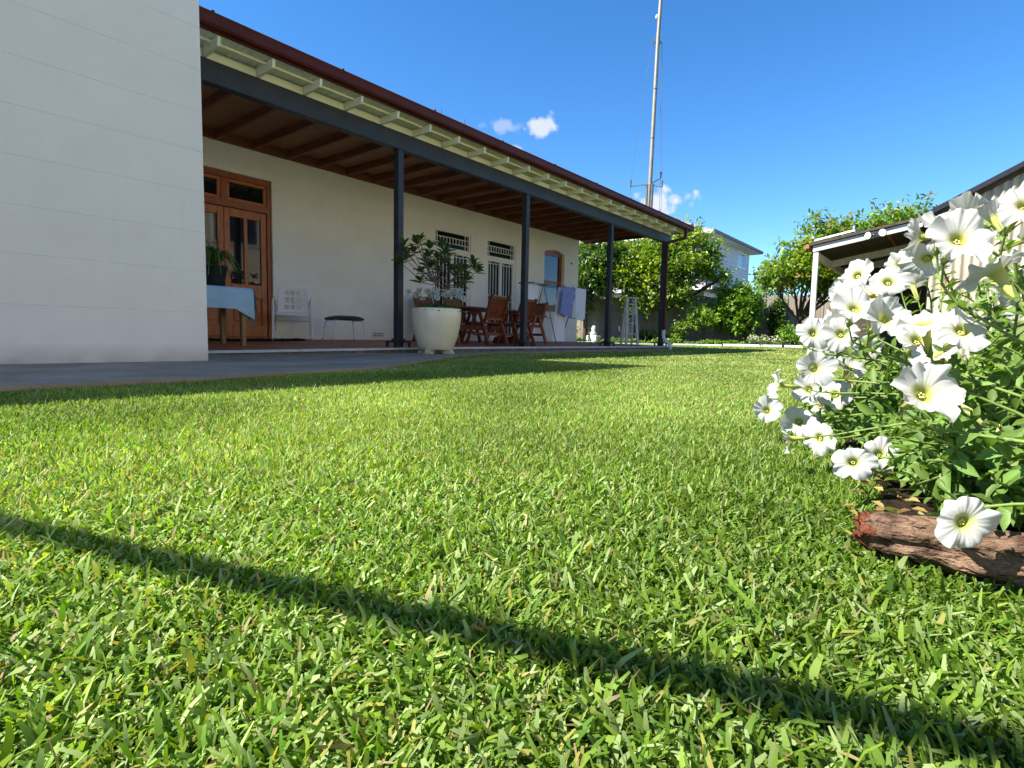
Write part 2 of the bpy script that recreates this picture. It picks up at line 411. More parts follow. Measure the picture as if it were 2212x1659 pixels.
# ------------------------------------------------------------------ ground, lawn, paths
ys = [-40, -10, 0, 6, 11] + [11 + i * 1.0 for i in range(1, 21)] + [40, 70, 200, 900]
xs = [-600, -120, -30, -12, -6, -3, 0, 3, 8, 30, 120, 600]
structure('ground', MB().grid([[(T2((x, y)).x, T2((x, y)).y, gz(x, y) - .024) for x in xs] for y in ys]), M_ground)
PATH = [(-3.3, -6), (-3.32, 1.46), (-3.34, 1.91), (-3.37, 2.46), (-3.55, 3.06), (-3.70, 3.89), (-3.90, 4.5), (-4.43, 5.52), (-5.06, 6.67),
        (-5.55, 7.69), (-5.95, 8.5), (-6.38, 9.5), (-6.56, 10.6), (-6.62, 12.0), (-6.64, 16), (-6.64, 19.72), (-7.3, 19.72), (-7.3, 4.2), (-5.6, 3.8), (-5.6, -6)]
PATH_OLD = PATH
PATH = [tuple(T2(q)[:2]) for q in PATH]
def path_z(x, y): return max(.014, gnew(x, y) + .014)
pm = MB()
n = len(PATH)
pm.add([(x, y, path_z(x, y)) for x, y in PATH] + [(x, y, -.1) for x, y in PATH], [tuple(range(n))] + [(i, (i + 1) % n, n + (i + 1) % n, n + i) for i in range(n)])
structure('path', pm, M_conc)
POLY = np.array(PATH)
def in_poly(x, y):
    ins = np.zeros(len(x), bool); m = len(POLY)
    for i in range(m):
        x1, y1 = POLY[i]; x2, y2 = POLY[(i + 1) % m]
        c = ((y1 > y) != (y2 > y)) & (x < (x2 - x1) * (y - y1) / (y2 - y1 + 1e-12) + x1)
        ins ^= c
    return ins
def bed_left(y): return .018 - .298 * (y - .824)
def log_y(x): return .785 - .011 * (x + .08)
# soil of the flower bed behind the log
bm_ = MB()
bl = [(-.09, 1.02), (.25, .93), (.9, .74), (2.2, .4), (2.2, 3.2), (-.35, 3.2), (-.36, 2.6), (-.24, 2.0), (-.10, 1.4)]
bl = [tuple(T2(q)[:2]) for q in bl]
cx_, cy_ = .62, 1.7
bm_.add([(cx_, cy_, .03)] + [(x, y, .004) for x, y in bl] + [(cx_ + (x - cx_) * .75, cy_ + (y - cy_) * .75, .022) for x, y in bl],
        [(1 + i, 1 + (i + 1) % len(bl), 10 + (i + 1) % len(bl), 10 + i) for i in range(9)] + [(10 + i, 10 + (i + 1) % 9, 0) for i in range(9)], True)
structure('garden_bed', bm_, M_soil)

# vnoise for patches
def vnoise(x, y, sc, seed):
    r_ = np.random.default_rng(seed); ph = r_.uniform(0, 6.28, (6, 2)); k = r_.normal(size=(6, 2)) * sc
    return sum(np.sin(k[i, 0] * x + k[i, 1] * y + ph[i, 0]) for i in range(6)) / 6 ** .5
BLADE3 = [(0, -.5, 0), (0, .5, 0), (.55, -.5, .10), (.55, .5, .10), (1, -.26, -.02), (1, .26, -.02)]
BLADE3F = [(0, 1, 3, 2), (2, 3, 5, 4)]
BLADE1 = [(0, -.5, 0), (0, .5, 0), (1, .24, 0.04), (1, -.24, 0.04)]
BLADE1F = [(0, 1, 2, 3)]
def grass_band(r0, r1, dens, wsc, lsc, tmpl, out, pl=0.0):
    half = math.radians(54)
    area = half * (r1 * r1 - r0 * r0)
    n = int(area * dens)
    r = np.sqrt(rng.uniform(r0 * r0, r1 * r1, n)); a = rng.uniform(-half, half, n) - YAW
    x, y = r * np.sin(a), r * np.cos(a)
    ej = .035 * vnoise(x, y, 14, 41) + rng.normal(0, .022, n)
    keep = ~in_poly(x + .03 + ej, y + .03 + ej) & ~((x < -5.97) & (y < 14.45)) & ((y - .2696 * x) / .82 < 26.2) & ~((x < -2.98) & ((y - .2696 * x) / .82 < 1.5))
    keep &= ~((x > bed_left(y) + .06) & (y > log_y(x) - .03) & (y < 2.5))
    keep &= ~((x > -2.6) & (y > 13.0))
    # thin near the camera body only
    x, y = x[keep], y[keep]; n = len(x)
    tuft = vnoise(x, y, 9, 5) * .5 + vnoise(x, y, 22, 6) * .5
    yaw = rng.uniform(0, 6.283, n) + vnoise(x, y, 3, 9) * .6
    tilt = np.clip(rng.normal(.95, .36, n), .10, 1.5)
    L = (rng.gamma(7, .0017, n) + .006) * lsc * (1 + .15 * tuft)
    w = rng.gamma(8, .00041, n) * wsc
    big = rng.random(n) < .008
    L[big] *= 1.6; w[big] *= 1.15; tilt[big] = rng.uniform(.7, 1.4, big.sum())
    U = np.stack([np.cos(yaw) * np.sin(tilt), np.sin(yaw) * np.sin(tilt), np.cos(tilt)], 1)
    tw = rng.normal(0, .5, n)
    side = np.stack([-np.sin(yaw), np.cos(yaw), np.zeros(n)], 1)
    nrm = np.cross(U, side); nrm = nrm * np.cos(tw)[:, None] + side * np.sin(tw)[:, None]
    base = rng.uniform(0, .013, n)
    P = np.stack([x, y, gznew(x, y) + base - .022], 1)
    patch = vnoise(x, y, 1.1, 21) * .5 + vnoise(x, y, 2.6, 22) * .5
    t = rng.random(n)
    g1, g2, g3 = np.array([.080, .185, .018]), np.array([.252, .382, .042]), np.array([.345, .45, .158])
    c = (g1 + (g2 - g1) * rng.random(n)[:, None]) * rng.uniform(.62, 1.15, (n, 1))
    pale = rng.random(n) < .34 + pl + .14 * patch
    c[pale] = (g3 * rng.uniform(.7, 1.15, (n, 1)))[pale]
    yel = rng.random(n) < .07 + .05 * patch
    c[yel] = (np.array([.30, .29, .06]) * rng.uniform(.7, 1.2, (n, 1)))[yel]
    straw = rng.random(n) < np.clip(.09 + pl * .3 + .10 * patch, .02, .4)
    c[straw] = (np.array([.40, .31, .15]) * rng.uniform(.6, 1.2, (n, 1)))[straw]
    c *= np.clip(1 + .20 * patch, .6, 1.5)[:, None]
    w[straw] *= .75
    Sx = np.stack([L, w, L], 1)
    out.append((P, U, nrm, Sx, c))
near = []
grass_band(.24, 1.0, 105000, 1.0, 1.0, 0, near)

mid = []
grass_band(1.0, 2.0, 66000, 1.0, .95, 0, mid)
grass_band(2.0, 3.8, 33000, 1.1, .95, 0, mid, .08)
grass_band(3.8, 7.0, 9000, 1.7, 1.0, 0, mid, .2)
grass_band(7.0, 12.5, 2000, 3.6, 1.2, 0, mid, .28)
grass_band(12.5, 22.5, 520, 6.5, 1.1, 0, mid, .28)
cat = lambda L_: [np.concatenate([b[i] for b in L_]) for i in range(5)]
a_ = cat(near); o = scatter('lawn_grass', BLADE3, BLADE3F, *a_, M_grass, smooth=True)
tag(o, 'short mown green grass blades in the foreground lawn', 'grass', kind='stuff')
a_ = cat(mid); o = scatter('lawn_grass', BLADE1, BLADE1F, *a_, M_grass)
tag(o, 'mown green lawn stretching back to the verandah and fence', 'grass', kind='stuff')

# ------------------------------------------------------------------ the house
mode('x', -7.0)
HO = (-7.0, 3.93, 0.0)
house = thing('house', 'white rendered house with a long charcoal-posted verandah and red-brown gutter', 'house', HO)
XL, XW, XP = -5.38, -9.7, -7.0
mode('x', -5.38)
# projecting wing: one piece for each course of scribed render
wing = MB().box(-9.9, XL - .02, -6.0, 3.92, -.05, 4.46).build('wing_wall', M_wall, house)
cz = [-.05, .408, .745, 1.06, 1.38, 1.70, 2.012, 2.34, 2.66, 2.98, 3.30, 3.62, 3.94, 4.47]
for i in range(len(cz) - 1):
    z0, z1 = cz[i], cz[i + 1]; g = .0042
    prof = [(-5.6, z0), (XL - g, z0), (XL, z0 + g), (XL, z1 - g), (XL - g, z1), (-5.6, z1)]
    c = MB().prism(prof, 'y', -6.0, 3.93).build('course', M_wall, wing)
MB().box(-9.9, XL - .01, -6.0, 3.925, 4.47, 4.482).build('roof_capping', M_galv, house)

mode('x', -9.7)
# main wall: ashlar blocks round the openings
DOOR = (6.55, 8.34, 0.0, 2.69); FD1 = (12.65, 13.99, .18, 2.55); FD2 = (14.66, 15.96, .18, 2.57); WIN = (17.43, 18.58, 1.0, 2.68)
OPEN = [DOOR, FD1, FD2, WIN]
main_wall = MB().box(-9.99, -9.93, 3.94, 6.5, 0, 3.19).build('main_wall', M_wall2, house)
for (a, b, z0, z1) in [(8.4, 12.6, 0, 3.19), (14.05, 14.6, 0, 3.19), (16.0, 17.4, 0, 3.19), (18.62, 19.44, 0, 3.19)]:
    MB().box(-9.99, -9.93, a, b, z0, z1).build('backing', M_wall2, main_wall)
def cut(rect, holes):
    out = [rect]
    for h in holes:
        nxt = []
        for r in out:
            y0, y1, z0, z1 = r
            a0, a1, b0, b1 = h
            if a1 <= y0 + 1e-6 or a0 >= y1 - 1e-6 or b1 <= z0 + 1e-6 or b0 >= z1 - 1e-6: nxt.append(r); continue
            if a0 > y0: nxt.append((y0, a0, z0, z1))
            if a1 < y1: nxt.append((a1, y1, z0, z1))
            m0, m1 = max(y0, a0), min(y1, a1)
            if b0 > z0: nxt.append((m0, m1, z0, b0))
            if b1 < z1: nxt.append((m0, m1, b1, z1))
        out = nxt
    return out
zr = [.0, .227] + [.227 + .288 * k for k in range(1, 11)]
zr[-1] = 3.255
for i in range(len(zr) - 1):
    z0, z1 = zr[i], zr[i + 1]
    off = 9.81 + (.475 if i % 2 else 0) - 20 * .95
    k = 0
    while off + k * .95 < 19.46:
        y0, y1 = max(3.94, off + k * .95), min(19.46, off + (k + 1) * .95); k += 1
        if y1 - y0 < .05: continue
        for (a, b, c, d) in cut((y0, y1, z0, z1), OPEN):
            g = .0028
            gy0, gy1 = (g if a == y0 else 0), (g if b == y1 else 0)
            gz0, gz1 = (g if c == z0 else 0), (g if d == z1 else 0)
            m = MB()
            xb, xf, xm = -9.93, XW, XW - g
            m.add([(xb, a, c), (xb, b, c), (xb, b, d), (xb, a, d), (xm, a, c), (xm, b, c), (xm, b, d), (xm, a, d),
                   (xf, a + gy0, c + gz0), (xf, b - gy1, c + gz0), (xf, b - gy1, d - gz1), (xf, a + gy0, d - gz1)],
                  [(0, 1, 5, 4), (1, 2, 6, 5), (2, 3, 7, 6), (3, 0, 4, 7), (4, 5, 9, 8), (5, 6, 10, 9), (6, 7, 11, 10), (7, 4, 8, 11), (8, 9, 10, 11), (3, 2, 1, 0)])
            m.build('wall_block', M_wall2, main_wall)
MB().box(-16.0, -9.94, 19.42, 19.455, 0, 3.19).build('end_wall', M_wall2, house)
# vent low in the wall
vn = MB().bbox(-9.712, -9.694, 10.7, 11.05, .22, .32, .003).build('wall_vent', M_wall2, house)
for r in range(2):
    for k in range(6):
        MB().box(-9.696, -9.692, 10.73 + k * .05, 10.76 + k * .05, .238 + r * .04, .262 + r * .04).build('vent_slot', M_black, vn)
sp = MB().tube([(-9.70, 18.98, 2.40), (-9.66, 18.98, 2.40)], .022, 10).build('wall_hook', M_char, house)

# timber double door with fanlight
dr = MB().box(-9.86, -9.74, 8.26, 8.34, .14, 2.69).build('entrance_door', M_doord, house)
D = lambda nm, x0, x1, y0, y1, z0, z1, m, b=.006: MB().bbox(x0, x1, y0, y1, z0, z1, b).build(nm, m, dr)
D('frame_jamb', -9.86, -9.74, 6.55, 6.63, .14, 2.69, M_doord)
D('frame_head', -9.86, -9.742, 6.63, 8.26, 2.60, 2.69, M_doord)
D('transom_bar', -9.87, -9.73, 6.63, 8.26, 2.17, 2.27, M_doord)
D('threshold', -9.90, -9.68, 6.6, 8.3, .12, .20, M_doord)
D('fanlight_mullion', -9.86, -9.75, 7.40, 7.50, 2.27, 2.60, M_doord)
for a, b in ((6.63, 7.40), (7.50, 8.26)):
    D('fanlight_sash', -9.84, -9.76, a + .002, b - .002, 2.272, 2.32, M_door)
    D('fanlight_sash', -9.84, -9.76, a + .002, b - .002, 2.55, 2.598, M_door)
    D('fanlight_sash', -9.84, -9.76, a + .002, a + .06, 2.322, 2.548, M_door)
    D('fanlight_sash', -9.84, -9.76, b - .06, b - .002, 2.322, 2.548, M_door)
    MB().box(-9.81, -9.80, a + .06, b - .06, 2.32, 2.55).build('pane', M_glass, dr)
for (a, b, sgn) in ((6.64, 7.445, 1), (7.45, 8.255, 1)):
    w = b - a
    st = [(a, a + .11), (b - .11, b)]
    for q in st: D('stile', -9.84, -9.77, q[0], q[1], .20, 2.165, M_door)
    ym = (a + b) / 2
    D('mullion', -9.84, -9.772, ym - .035, ym + .035, .36, 2.06, M_door)
    for z0, z1 in ((.20, .38), (.80, 1.02), (2.04, 2.165)): D('rail', -9.84, -9.771, a + .11, b - .11, z0, z1, M_door)
    for p0, p1 in ((a + .11, ym - .035), (ym + .035, b - .11)):
        MB().box(-9.81, -9.80, p0, p1, 1.02, 2.04).build('pane', M_glass, dr)
        MB().box(-9.82, -9.80, p0, p1, .38, .80).build('panel', M_door, dr)
        D('raised_panel', -9.80, -9.782, p0 + .05, p1 - .05, .44, .74, M_door, .012)
MB().box(-9.9, -9.88, 6.5, 8.4, .1, 2.72).build('door_lining', M_doord, dr)

# white french doors with glazing bars
def french(y0, y1, z0, z1):
    ob = (y0, y1, z0, z1)
    f = MB().bbox(-9.83, -9.725, y0, y0 + .05, z0, z1, .004).build('french_door', M_white, house)
    B = lambda nm, a, b, c, d, x0=-9.81, x1=-9.735, m=M_white: MB().bbox(x0, x1, a, b, c, d, .003).build(nm, m, f)
    B('frame_jamb', y1 - .05, y1, z0, z1, -9.83, -9.725)
    B('frame_head', y0 + .05, y1 - .05, z1 - .035, z1, -9.83, -9.726)
    zt = 2.17
    B('transom_bar', y0 + .05, y1 - .05, zt - .04, zt + .02, -9.83, -9.727)
    B('sill', y0 - .02, y1 + .02, z0, z0 + .05, -9.83, -9.69)
    MB().box(-9.80, -9.79, y0 + .05, y1 - .05, zt, z1 - .03).build('pane', M_glass2, f)
    bar = lambda a, b, c, d: MB().box(-9.79, -9.766, a, b, c, d).build('glazing_bar', M_lead, f)
    t = .008
    A, Bm = y0 + .05, y1 - .05
    h0, h1 = zt + .02, z1 - .035
    zA, zB = h0 + (h1 - h0) * .32, h0 + (h1 - h0) * .70
    for q in (zA, zB): bar(A, Bm, q - t, q + t)
    for q in (A + .10, Bm - .10): bar(q - t, q + t, h0, h1)
    nb = 9
    for k in range(1, nb):
        q = A + .10 + (Bm - A - .20) * k / nb; bar(q - t * .8, q + t * .8, zA, zB)
    ym = (y0 + y1) / 2
    for a, b in ((A, ym - .003), (ym + .003, Bm)):
        B('stile', a, a + .055, z0 + .05, zt - .04); B('stile', b - .055, b, z0 + .05, zt - .04)
        B('rail', a + .055, b - .055, zt - .10, zt - .04); B('rail', a + .055, b - .055, z0 + .05, z0 + .17)
        MB().box(-9.79, -9.78, a + .05, b - .05, z0 + .15, zt - .08).build('pane', M_glass2, f)
        g0, g1 = a + .055, b - .055
        zs = [2.02, 1.27, 1.15, .56]
        brr = lambda p, q, c, d: MB().box(-9.78, -9.757, p, q, c, d).build('glazing_bar', M_lead, f)
        for q in zs: brr(g0, g1, q - t, q + t)
        wd = g1 - g0
        for q in (g0 + wd * .24, g0 + wd * .76):
            brr(q - t, q + t, 2.02, zt - .10); brr(q - t, q + t, 1.15, 1.27); brr(q - t, q + t, z0 + .17, .56)
        for q in (g0 + wd * .24, g0 + wd * .5, g0 + wd * .76):
            brr(q - t, q + t, 1.27, 2.02); brr(q - t, q + t, .56, 1.15)
    hd = MB(); hd.tube([(-9.735, ym + .04, 1.10), (-9.70, ym + .04, 1.10), (-9.70, ym + .14, 1.10)], .009, 8); hd.bbox(-9.735, -9.728, ym + .02, ym + .06, 1.0, 1.2, .002)
    hd.build('handle', M_steel, f)
    MB().box(-9.92, -9.90, y0 - .03, y1 + .03, z0 - .02, z1 + .02).build('lining', M_black, f)
french(*FD1); french(*FD2)

# timber sash window under a low arch
y0, y1, z0, z1 = WIN
wi = MB().bbox(-9.88, -9.80, y0, y0 + .07, z0 + .08, z1, .004).build('sash_window', M_doord, house)
Wd = lambda nm, x0, x1, a, b, c, d, m=M_doord: MB().bbox(x0, x1, a, b, c, d, .004).build(nm, m, wi)
Wd('frame_jamb', -9.88, -9.80, y1 - .07, y1, z0 + .08, z1)
Wd('frame_head', -9.88, -9.801, y0 + .07, y1 - .07, z1 - .16, z1 - .02)
Wd('sill', -9.90, -9.66, y0 - .03, y1 + .03, z0, z0 + .08)
Wd('meeting_rail', -9.87, -9.805, y0 + .07, y1 - .07, 1.78, 1.84)
for c, d in ((1.84, z1 - .16), (z0 + .08, 1.78)):
    Wd('sash_stile', -9.865, -9.81, y0 + .072, y0 + .12, c, d); Wd('sash_stile', -9.865, -9.81, y1 - .12, y1 - .072, c, d)
Wd('sash_rail', -9.865, -9.811, y0 + .12, y1 - .12, z0 + .082, z0 + .16)
MB().box(-9.84, -9.83, y0 + .12, y1 - .12, 1.84, z1 - .16).build('upper_pane', M_glass, wi)
MB().box(-9.848, -9.842, y0 + .12, y0 + .72, 1.84, z1 - .16).build('blind', M_blind, wi)
MB().box(-9.845, -9.835, y0 + .12, y1 - .12, z0 + .16, 1.78).build('lower_pane', M_glass, wi)
arch = [(y0, z1 + .002), (y0, z1 - .10)] + [(y0 + (y1 - y0) * k / 10, z1 - .10 + .095 * math.sin(math.pi * k / 10)) for k in range(1, 10)] + [(y1, z1 - .10), (y1, z1 + .002)]
for k in range(10):
    q = [(y0 + (y1 - y0) * j / 10, z1 - .10 + .095 * math.sin(math.pi * j / 10)) for j in (k, k + 1)]
    MB().prism([q[0], q[1], (q[1][0], z1 + .001), (q[0][0], z1 + .001)], 'x', -9.80, XW - .001).build('arch_voussoir', M_wall2, main_wall)

mode('x', -7.0)
# ---------------- verandah
fl = MB()
yy = [3.93, 6, 9, 12, 15, 19.6]
for i in range(5):
    a, b = yy[i], yy[i + 1]
    P = [(-9.95, a), (-6.90, a), (-6.90, b), (-9.95, b)]
    fl.add([(x, y, fz(x, y) - .012) for x, y in P] + [(x, y, -.05) for x, y in P], [(0, 1, 2, 3), (0, 4, 5, 1), (1, 5, 6, 2), (2, 6, 7, 3), (3, 7, 4, 0)])
floor = fl.build('verandah_slab', M_kerb, house)
# red tiles
tx = [-6.93 - .308 * k for k in range(10)]
rest = MB(); nt = 0
ry = 4.0
rows = []
while ry < 19.5:
    for k in range(9): rows.append((k, ry))
    ry += .308
rows.sort(key=lambda r: r[0])
for k, ry in rows:
    x1, x0, a, b = tx[k] - .003, tx[k + 1] + .003, ry + .003, min(ry + .305, 19.56)
    P = [(x0, a), (x1, a), (x1, b), (x0, b)]
    vs = [(x, y, fz(x, y)) for x, y in P] + [(x, y, fz(x, y) - .013) for x, y in P]
    fs = [(0, 1, 2, 3), (0, 4, 5, 1), (1, 5, 6, 2), (2, 6, 7, 3), (3, 7, 4, 0)]
    if nt < 300: MB().add(vs, fs).build('floor_tile', M_tile, floor); nt += 1
    else: rest.add(vs, fs)
tag(rest.build('floor_tile_field', M_tile, floor), kind='stuff')
ey = 3.95
while ey < 19.55:
    e1 = min(ey + 2.39, 19.6)
    m = MB(); P = [(-6.93, ey), (-6.86, ey), (-6.86, e1 - .01), (-6.93, e1 - .01)]
    m.add([(x, y, edge_z(y) + .004) for x, y in P] + [(x, y, edge_z(y) - .026) for x, y in P], [(0, 1, 2, 3), (7, 6, 5, 4), (0, 4, 5, 1), (1, 5, 6, 2), (2, 6, 7, 3), (3, 7, 4, 0)])
    m.build('edge_trim', M_trim, floor); ey = e1
PY = [8.28, 11.84, 15.62, 19.12]
for py in PY:
    zb = edge_z(py)
    p = MB().bbox(XP - .06, XP + .06, py - .06, py + .06, zb, 2.862, .006).build('verandah_post', M_char, house)
    sh = MB()
    sh.bbox(XP - .15, XP + .15, py - .15, py + .15, zb + .075, zb + .10, .006)
    sh.bbox(XP - .085, XP + .085, py - .085, py + .085, zb + .10, zb + .13, .006)
    sh.build('post_shoe_plate', M_char, p)
    for sx in (-1, 1):
        for sy in (-1, 1):
            MB().bbox(XP + sx * .13 - .02, XP + sx * .13 + .02, py + sy * .13 - .02, py + sy * .13 + .02, zb + .004, zb + .076, .006).build('shoe_foot', M_char, p)
MB().bbox(XP - .065, XP + .065, 3.935, 19.44, 2.86, 3.09, .006).build('verandah_beam', M_char, house)
ZS = lambda x: 3.186 + (-6.45 - x) * .02
ry = 4.45
while ry < 19.45:
    # white tail outside the beam, stained rafter inside
    t = MB(); t.prism([(-6.94, 3.092), (-6.56, 3.092), (-6.545, 3.105), (-6.535, ZS(-6.5) - .004), (-6.94, ZS(-6.94) - .012)], 'y', ry - .019, ry + .019)
    t.build('rafter_tail', M_eave, house)
    t = MB(); t.prism([(-9.72, 3.098), (-7.06, 3.092), (-7.06, ZS(-7.06) - .014), (-9.72, ZS(-9.72) - .014)], 'y', ry - .022, ry + .022)
    t.build('rafter', M_brown, house)
    MB().bbox(-6.95, -6.935, ry + .026, min(ry + .657, 19.44), 3.092, ZS(-6.94) - .02, .003).build('infill_board', M_eave, house)
    ry += .683
MB().bbox(-9.70, -9.655, 3.95, 19.44, 3.094, ZS(-9.7) - .017, .003).build('wall_plate', M_brown, house)
MB().bbox(-6.735, -6.695, 3.94, 19.84, ZS(-6.7) - .030, ZS(-6.7) - .0045, .003).build('roof_batten', M_eave, house)
# brown ceiling lining boards, laid along the verandah
for k in range(18):
    x0 = -9.72 + k * .147
    m = MB(); m.add([(x0, 3.94, ZS(x0) - .016), (x0 + .143, 3.94, ZS(x0 + .143) - .016), (x0 + .143, 19.46, ZS(x0 + .143) - .016), (x0, 19.46, ZS(x0) - .016),
                     (x0, 3.94, ZS(x0) - .006), (x0 + .143, 3.94, ZS(x0 + .143) - .006), (x0 + .143, 19.46, ZS(x0 + .143) - .006), (x0, 19.46, ZS(x0) - .006)],
                    [(3, 2, 1, 0), (4, 5, 6, 7), (0, 1, 5, 4), (1, 2, 6, 5), (2, 3, 7, 6), (3, 0, 4, 7)])
    m.build('ceiling_board', M_ceil, house)
# corrugated roof sheet (white underside shows at the eave)
NY = int((19.88 - 3.94) / .0127)
def sheet(x0, x1, dz, m, nm):
    P = []
    for x in (x0, (x0 + x1) / 2, x1):
        P.append([(x, 3.94 + i * .0127, ZS(x) + dz + .008 * math.sin(2 * math.pi * i / 6)) for i in range(NY + 1)])
    return MB().grid(P).build(nm, m, house)
sheet(-10.4, -6.47, .118, M_galv, 'roof_sheet')
sheet(-7.05, -6.54, .006, M_sheet, 'roof_sheet_underside')
# gutter with lip, end cap and fascia
gp = [(-6.515, 3.208), (-6.44, 3.208), (-6.42, 3.228), (-6.42, 3.30), (-6.405, 3.325), (-6.418, 3.335), (-6.43, 3.31), (-6.435, 3.235), (-6.505, 3.22), (-6.505, 3.26), (-6.515, 3.26)]
gutter = MB().prism(gp, 'y', 3.94, 19.90).build('gutter', M_gut, house)
MB().prism([(-6.515, 3.208), (-6.44, 3.208), (-6.42, 3.228), (-6.405, 3.325), (-6.515, 3.325)], 'y', 19.901, 19.906).build('end_cap', M_gut, gutter)
for k in range(9):
    MB().bbox(-6.44, -6.404, 5.0 + k * 1.75, 5.03 + k * 1.75, 3.331, 3.345, .002).build('gutter_bracket', M_gut, gutter)
MB().bbox(-6.54, -6.5155, 3.94, 19.86, 3.19, 3.30, .003).build('fascia', M_gut, house)
MB().box(-10.2, -6.56, 19.84, 19.862, 3.17, 3.33).build('barge_board', M_gut, house)
# downpipe on the last post
dp = MB()
for a, b in (((-6.475, 19.40, 3.19), (-6.475, 19.40, 2.955)), ((-6.475, 19.40, 2.975), (-6.895, 19.10, 2.86)), ((-6.905, 19.09, 2.88), (-6.905, 19.09, .50))):
    dp.bar(a, b, .06, .075, (1, 0, 0) if a[2] - b[2] > .2 else (0, 0, 1))
dpo = dp.build('downpipe', M_gut, house)
e = MB(); e.tube([(-6.905, 19.09, .55), (-6.905, 19.09, .45)], .056, 14); e.tube([(-6.905, 19.09, .46), (-6.90, 19.09, .36), (-6.82, 19.09, .26), (-6.72, 19.08, .20), (-6.67, 19.08, .12), (-6.665, 19.08, .03)], .048, 14)
e.build('drain_bend', M_pvc, dpo)
# fine aerials on the roof
mode('x', -10.7)
for k, (ax, ay, h) in enumerate(((-10.6, 13.85, 2.1), (-10.9, 15.3, 2.3))):
    t = thing('roof_aerial', ['thin twin-rod aerial rising above the verandah roof, left one', 'thin single-arm aerial above the verandah roof, right one'][k], 'aerial', (ax, ay, 3.32))
    if k == 0:
        MB().tube([(ax, ay, 3.25), (ax, ay, 3.3 + h)], .012, 6).build('rod', M_wire, t)
        MB().tube([(ax + .10, ay + .1, 3.5), (ax + .10, ay + .1, 3.3 + h)], .012, 6).build('rod', M_wire, t)
    else:
        MB().tube([(ax, ay, 3.25), (ax, ay, 3.3 + h)], .012, 6).build('rod', M_wire, t)
        MB().tube([(ax - .25, ay, 3.28 + h - .30), (ax, ay, 3.3 + h - .32)], .01, 6).build('arm', M_wire, t)
# main roof behind the verandah
mode('x', -10.35)
MB().add([(-10.35, 3.94, 3.36), (-10.35, 19.9, 3.36), (-14.5, 15.0, 3.60), (-14.5, 3.94, 3.60), (-10.35, 3.94, 3.30), (-10.35, 19.9, 3.30), (-14.5, 15.0, 3.5), (-14.5, 3.94, 3.5)],
         [(0, 1, 2, 3), (7, 6, 5, 4), (0, 4, 5, 1), (1, 5, 6, 2), (2, 6, 7, 3), (3, 7, 4, 0)]).build('main_roof', M_galv, house)
mode('rigid')
# ------------------------------------------------------------------ things on the verandah
def L(t, nm, mb, m):
    mb.local = True
    return link(bpy.data.objects.new(nm, mb.mesh(nm, m)), t)
# shower chair
t = thing('shower_chair', 'white plastic shower chair with holed back and tube arms by the door', 'chair', (-9.30, 8.38, fz(-9.3, 8.38)), math.radians(-30))
sh = MB()
pr = [(-.20, .47), (-.17, .445), (-.05, .43), (.10, .43), (.20, .435), (.235, .42)]
sh.grid([[(x, y, z - .02 * (1 - (y / .235) ** 2)) for y in (-.235, -.2, -.1, 0, .1, .2, .235)] for x, z in pr])
sh.grid([[(x, y, z - .014 - .02 * (1 - (y / .235) ** 2)) for y in (-.235, -.2, -.1, 0, .1, .2, .235)] for x, z in pr])
for s_ in (-1, 1): sh.bbox(-.2, .235, s_ * .235 - .006, s_ * .235 + .006, .405, .445, .003)
sh.bbox(.225, .242, -.236, .236, .395, .425, .004)
L(t, 'seat', sh, M_chairw)
bk = MB()
def bp(u, v): return (-.20 - .10 * v - .02 * (1 - (2 * u - 1) ** 2), (u - .5) * (.47 - .04 * v), .46 + .40 * v)
def strip(u0, u1, v0, v1):
    n_ = 4
    F = [[bp(u0 + (u1 - u0) * i / n_, v0 + (v1 - v0) * j / n_) for i in range(n_ + 1)] for j in range(n_ + 1)]
    bk.grid(F); bk.grid([[(p[0] - .012, p[1], p[2]) for p in r] for r in F])
U_ = [0, .22, .36, .42, .56, .62, .76, 1]; V_ = [0, .12, .30, .38, .62, .70, .88, 1]
for i in range(7):
    for j in range(7):
        if i in (1, 3, 5) and j in (1, 3, 5): continue
        strip(U_[i], U_[i + 1], V_[j], V_[j + 1])
L(t, 'backrest', bk, M_chairw)
for s_ in (-1, 1):
    f = L(t, 'leg', MB().tube([(.28, s_ * .29, .012), (.245, s_ * .285, .30), (.22, s_ * .28, .60), (.19, s_ * .28, .645), (.14, s_ * .28, .66), (-.10, s_ * .28, .66), (-.20, s_ * .27, .64), (-.24, s_ * .25, .58)], .0155, 8), M_tubew)
    L(f, 'foot', MB().tube([(.28, s_ * .29, 0), (.276, s_ * .29, .03)], .018, 8), M_rubber)
    L(f, 'collar', MB().tube([(.262, s_ * .288, .17), (.257, s_ * .287, .21)], .017, 8), M_tubew)
    f = L(t, 'leg', MB().tube([(-.30, s_ * .27, .012), (-.25, s_ * .26, .30), (-.235, s_ * .25, .60)], .0155, 8), M_tubew)
    L(f, 'foot', MB().tube([(-.30, s_ * .27, 0), (-.295, s_ * .27, .03)], .018, 8), M_rubber)
    L(f, 'collar', MB().tube([(-.272, s_ * .265, .17), (-.265, s_ * .264, .21)], .017, 8), M_tubew)
    L(t, 'armrest', MB().bbox(-.12, .16, s_ * .28 - .016, s_ * .28 + .016, .668, .682, .006), M_rubber if s_ < 0 else M_tubew)
    L(t, 'seat_rail', MB().tube([(.235, s_ * .26, .40), (-.22, s_ * .25, .42)], .011, 8), M_tubew)
L(t, 'cross_rail', MB().tube([(-.26, -.262, .32), (-.26, .262, .32)], .01, 8), M_tubew)
